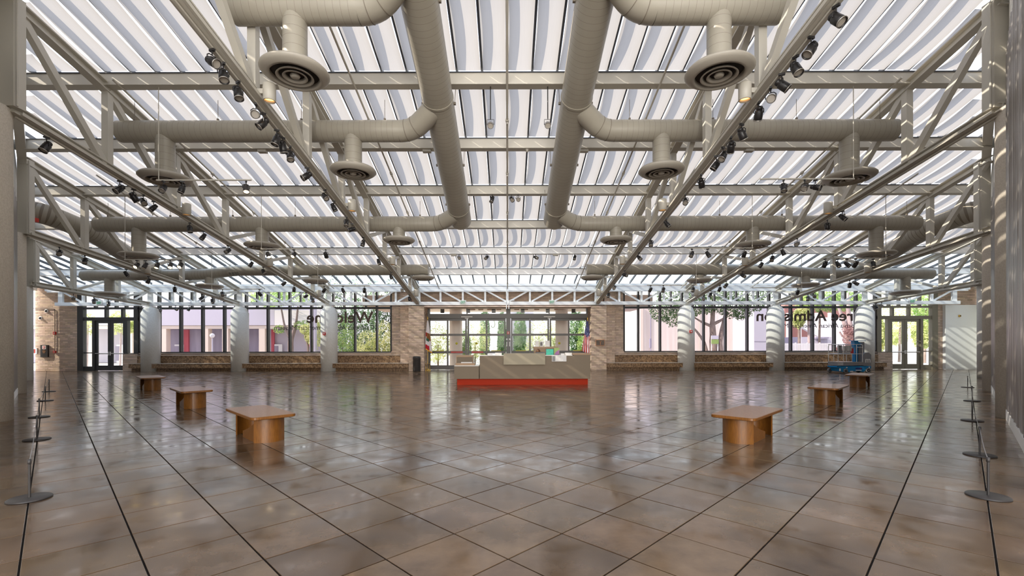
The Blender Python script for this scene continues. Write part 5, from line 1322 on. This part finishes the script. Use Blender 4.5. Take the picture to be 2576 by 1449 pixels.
# right side buildings
YR = 46.0
b = thing('beige_building', (W_(1740, YR), YR, 0), 'tall stained beige building behind the shady tree on the right', 'building')
def partR(nm, m_, pa, pb, y0, y1, z0, z1): q = B(); q.box(W_(pa, y0), W_(pb, y0), y0, y1, z0, z1); return obj(nm, q, M[m_], b)
partR('stained_wall', 'ext_stain', 1618, 1882, YR, YR+14, 0, 5.2)
partR('corner_strip', 'ext_beige', 1611, 1618, YR-.3, YR+10, 0, 5.2)
for px in (1655, 1706, 1760, 1850): partR('wall_joint', 'ext_beige', px-.6, px+.6, YR-.03, YR, 0, 5.2)
q = B(); q.tube([(W_(1637, 40), 40, 0), (W_(1637, 40), 40, 6.5)], .05, 8); q.box(W_(1637, 40)-.12, W_(1637, 40)+.05, 39.9, 40.05, 1.2, 2.0); tag(obj('utility_pole', q, M['ext_violet']), 'thin grey utility pole in front of the beige building', 'pole')
b = thing('white_building', (W_(1590, 60), 60, 0), 'bright white building beyond the first right window', 'building')
q = B(); q.box(W_(1560, 62), W_(1650, 62), 62, 66, 0, 6); obj('wall', q, M['ext_white'], b)
q = B(); q.box(W_(1599, 52), W_(1612, 52), 52, 54, 0, Z_(861, 52)); obj('grey_block', q, M['ext_lavender'], b)
b = thing('lilac_wall_block', (W_(1915, 42), 42, 0), 'plain lilac wall block behind the reversed letters on, right of centre', 'building')
q = B(); q.box(W_(1897, 42), W_(1972, 42), 42, 50, 0, 5.0); obj('wall', q, M['ext_lavender'], b); q = B(); q.box(W_(1897, 42), W_(1972, 42), 41.97, 42, Z_(860, 42)-.02, Z_(860, 42)+.02); obj('joint', q, M['ext_violet'], b)
YH = 52
b = thing('brick_house', (W_(2040, YH), YH, 0), 'red brick building with white piers and sloping pale wall behind the picket fence', 'building')
q = B(); q.box(W_(1975, YH), W_(2130, YH), YH, YH+8, 0, 6.0); obj('brick_wall', q, M['ext_brick'], b)
for px in (1980, 2010, 2052, 2085): q = B(); q.box(W_(px, YH-.2), W_(px+5, YH-.2), YH-.3, YH, 0, 5); obj('pier', q, M['ext_white'], b)
q = B(); v0 = [(1990, 800), (2130, 800), (2150, 880), (2120, 880), (2040, 838), (1996, 812)]; n = len(v0)
vs = [(W_(a, 47), yy_, Z_(c, 47)) for yy_ in (47, 47.4) for a, c in v0]; q.add(vs, [tuple(range(n)), tuple(range(n, 2*n))[::-1]]+[(k, k+n, (k+1) % n+n, (k+1) % n) for k in range(n)]); obj('sloping_wall', q, M['ext_white'], b)
q = B(); q.box(W_(2016, 42), W_(2092, 42), 42, 45, 0, Z_(849, 42)); obj('low_annex', q, M['ext_lavender'], b)
q = B(); q.box(W_(2053, 41.6), W_(2085, 41.6), 41.6, 42, Z_(851, 41.6)-.08, Z_(851, 41.6)+.05); q.box(W_(2057, 41.9), W_(2082, 41.9), 41.9, 42, 0, Z_(853, 42)); obj('door_canopy', q, M['ext_violet'], b)
# picket fence
YP = 34.0
f = thing('picket_fence', (W_(2030, YP), YP, 0), 'white picket fence outside the right windows', 'fence')
for k, px in enumerate([1971+2.75*i for i in range(44)]):
    x = W_(px, YP); q = B(); w_ = .022 if k % 11 else .05; q.prism([(x-w_, YP-.015), (x+w_, YP-.015), (x+w_, YP+.015), (x-w_, YP+.015)], 0.05 if k % 11 else -.03, Z_(865, YP) if k % 11 else Z_(863, YP)); obj('picket', q, M['white'], f)
q = B(); q.box(W_(1970, YP), W_(2092, YP), YP+.015, YP+.05, Z_(868, YP)-.04, Z_(868, YP)+.03); q.box(W_(1970, YP), W_(2092, YP), YP+.015, YP+.05, .25, .32); obj('rail', q, M['white'], f)
# shady tree with board
yy = 38
X = lambda px: W_(px, yy)
Zt = lambda py: Z_(py, yy)
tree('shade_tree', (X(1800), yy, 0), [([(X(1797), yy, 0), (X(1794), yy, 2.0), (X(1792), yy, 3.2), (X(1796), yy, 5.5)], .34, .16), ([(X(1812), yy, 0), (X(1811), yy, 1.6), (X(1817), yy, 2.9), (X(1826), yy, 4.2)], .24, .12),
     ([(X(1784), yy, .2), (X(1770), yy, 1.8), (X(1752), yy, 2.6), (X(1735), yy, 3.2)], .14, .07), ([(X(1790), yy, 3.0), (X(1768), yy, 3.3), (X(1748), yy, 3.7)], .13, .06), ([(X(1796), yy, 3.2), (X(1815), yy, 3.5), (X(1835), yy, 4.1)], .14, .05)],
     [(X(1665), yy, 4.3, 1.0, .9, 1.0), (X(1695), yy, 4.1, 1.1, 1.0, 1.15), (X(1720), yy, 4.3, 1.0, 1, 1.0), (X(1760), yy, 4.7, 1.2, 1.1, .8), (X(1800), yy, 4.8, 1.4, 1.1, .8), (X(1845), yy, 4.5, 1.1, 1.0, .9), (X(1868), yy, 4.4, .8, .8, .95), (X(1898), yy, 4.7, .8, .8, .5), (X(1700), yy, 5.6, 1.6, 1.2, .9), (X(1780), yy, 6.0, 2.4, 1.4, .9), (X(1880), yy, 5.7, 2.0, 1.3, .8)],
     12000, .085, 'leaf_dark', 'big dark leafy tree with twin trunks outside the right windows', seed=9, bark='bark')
t = thing('notice_board', (X(1803), yy-1, 0), 'pale green and lilac notice board on posts in front of the twin trunks', 'sign')
ym = yy-1
q = B(); q.box(W_(1790, ym), W_(1808, ym), ym, ym+.06, Z_(866, ym), Z_(855, ym)); obj('green_board', q, M['olive_print'], t)
q = B(); q.box(W_(1790, ym), W_(1808, ym), ym, ym+.06, Z_(854, ym), Z_(845, ym)); obj('lilac_board', q, M['ext_lavender'], t)
q = B(); 
for px in (1791, 1807): q.box(W_(px, ym)-.03, W_(px, ym)+.03, ym+.06, ym+.1, 0, Z_(845, ym))
obj('post', q, M['white'], t)
# right end trees
yy = 36
tree('palm_tree', (X(2012)*36/38, yy, 0), [([(W_(2010, yy), yy, 0), (W_(2011, yy), yy, 3.4)], .11, .10)], [(W_(2009, yy), yy, 3.5, .45, .4, .7), (W_(2020, yy), yy, 3.9, .6, .5, .5)], 1800, .16, 'leaf_yellow', 'palm with yellow hanging fronds behind the letter m', 'tree', 31, 'bark', 2.0)
tree('palm_tree', (W_(2035, yy), yy, 0), [([(W_(2036, yy), yy, 0), (W_(2034, yy), yy, 4.5)], .11, .09)], [(W_(2036, yy), yy, 5.0, .9, .8, .6)], 1500, .18, 'leaf_green', 'slim palm trunk rising behind the word American', 'tree', 32, 'bark_pale', 1.5)
yy = 33
tree('blossom_tree', (W_(2142, yy), yy, 0), [([(W_(2146, yy), yy, 0), (W_(2140, yy), yy, 1.6), (W_(2122, yy), yy, 3.2), (W_(2104, yy), yy, 4.6)], .20, .09), ([(W_(2142, yy), yy, 1.5), (W_(2136, yy), yy, 3.2), (W_(2131, yy), yy, 5.2)], .22, .12), ([(W_(2112, yy), yy, 2.4), (W_(2120, yy), yy, 2.0), (W_(2134, yy), yy, 1.8)], .06, .06)],
     [(W_(2133, yy), yy-.3, 1.9, .55, .4, .75), (W_(2126, yy), yy-.3, 2.5, .35, .4, .4), (W_(2142, yy), yy-.3, 1.3, .45, .4, .7)], 3200, .05, 'leaf_pink', 'pale trunked tree with pinkish leaves behind the blue lift', 'tree', 33, 'bark_pale')
for i, (px, yy, z, rx, rz, lm, lb) in enumerate(((2060, 37, 5.0, 2.2, .9, 'leaf_green', 'leafy crown above the reversed words Free Admission'), (2130, 36, 4.9, 1.6, .8, 'leaf_green', 'leafy crown above the blossom tree'), (2208, 31.6, 2.2, .55, 1.3, 'leaf_yellow', 'drooping yellow-green plant left of the right doors'),
     (2262, 38, 3.7, 3.0, 1.1, 'leaf_yellow', 'yellow-green tree over the right corner doors'), (2318, 33, 2.2, .7, 1.0, 'leaf_yellow', 'yellowish shrub right of the right corner doors'), (2326, 36, 4.2, 1.0, 1.4, 'leaf_green', 'green tree at the right end of the glazing'), (2240, 41, 2.2, 1.4, .8, 'leaf_yellow', 'pale bush far beyond the right doors'))):
    x = W_(px, yy)
    tree('garden_tree', (x, yy, 0), [([(x, yy, 0), (x+.1, yy, z)], .10, .06)], [(x, yy, z, rx, rx*.6, rz), (x+rx*.4, yy, z-.2, rx*.6, rx*.5, rz*.8)], 3200, .075, lm, lb, 'tree', 50+i, 'bark', .6 if i == 2 else 0)
# foliage above the left building
for i, (px, yy, z, rx, rz, lm, lb) in enumerate(((650, 44, 5.6, 2.6, 1.5, 'leaf_yellow', 'yellow-green tree top above the lilac building roof'), (760, 46, 6.3, 3.2, 1.8, 'leaf_dark', 'dark tree top above the white roof band'), (218, 32, 3.0, .7, .8, 'leaf_yellow', 'hanging yellow-green branches beyond the left side light'), (302, 33, 3.2, .75, .9, 'leaf_yellow', 'sparse sunlit branches beyond the left doors'), (338, 33.4, 2.9, .55, .5, 'leaf_yellow', 'small yellow-green branch right of the left doors'), (430, 47, 5.4, 1.6, .6, 'leaf_dark', 'small dark tree top over the lilac roof at the far left'))):
    x = W_(px, yy)
    tree('garden_tree', (x, yy, 0), [([(x, yy, 0), (x+.1, yy, z)], .07, .04)], [(x, yy, z, rx, rx*.6, rz), (x-rx*.5, yy, z-.1, rx*.6, rx*.5, rz*.8)], 2600 if i < 2 else 800, .08, lm, lb, 'tree', 80+i, 'bark_pale')
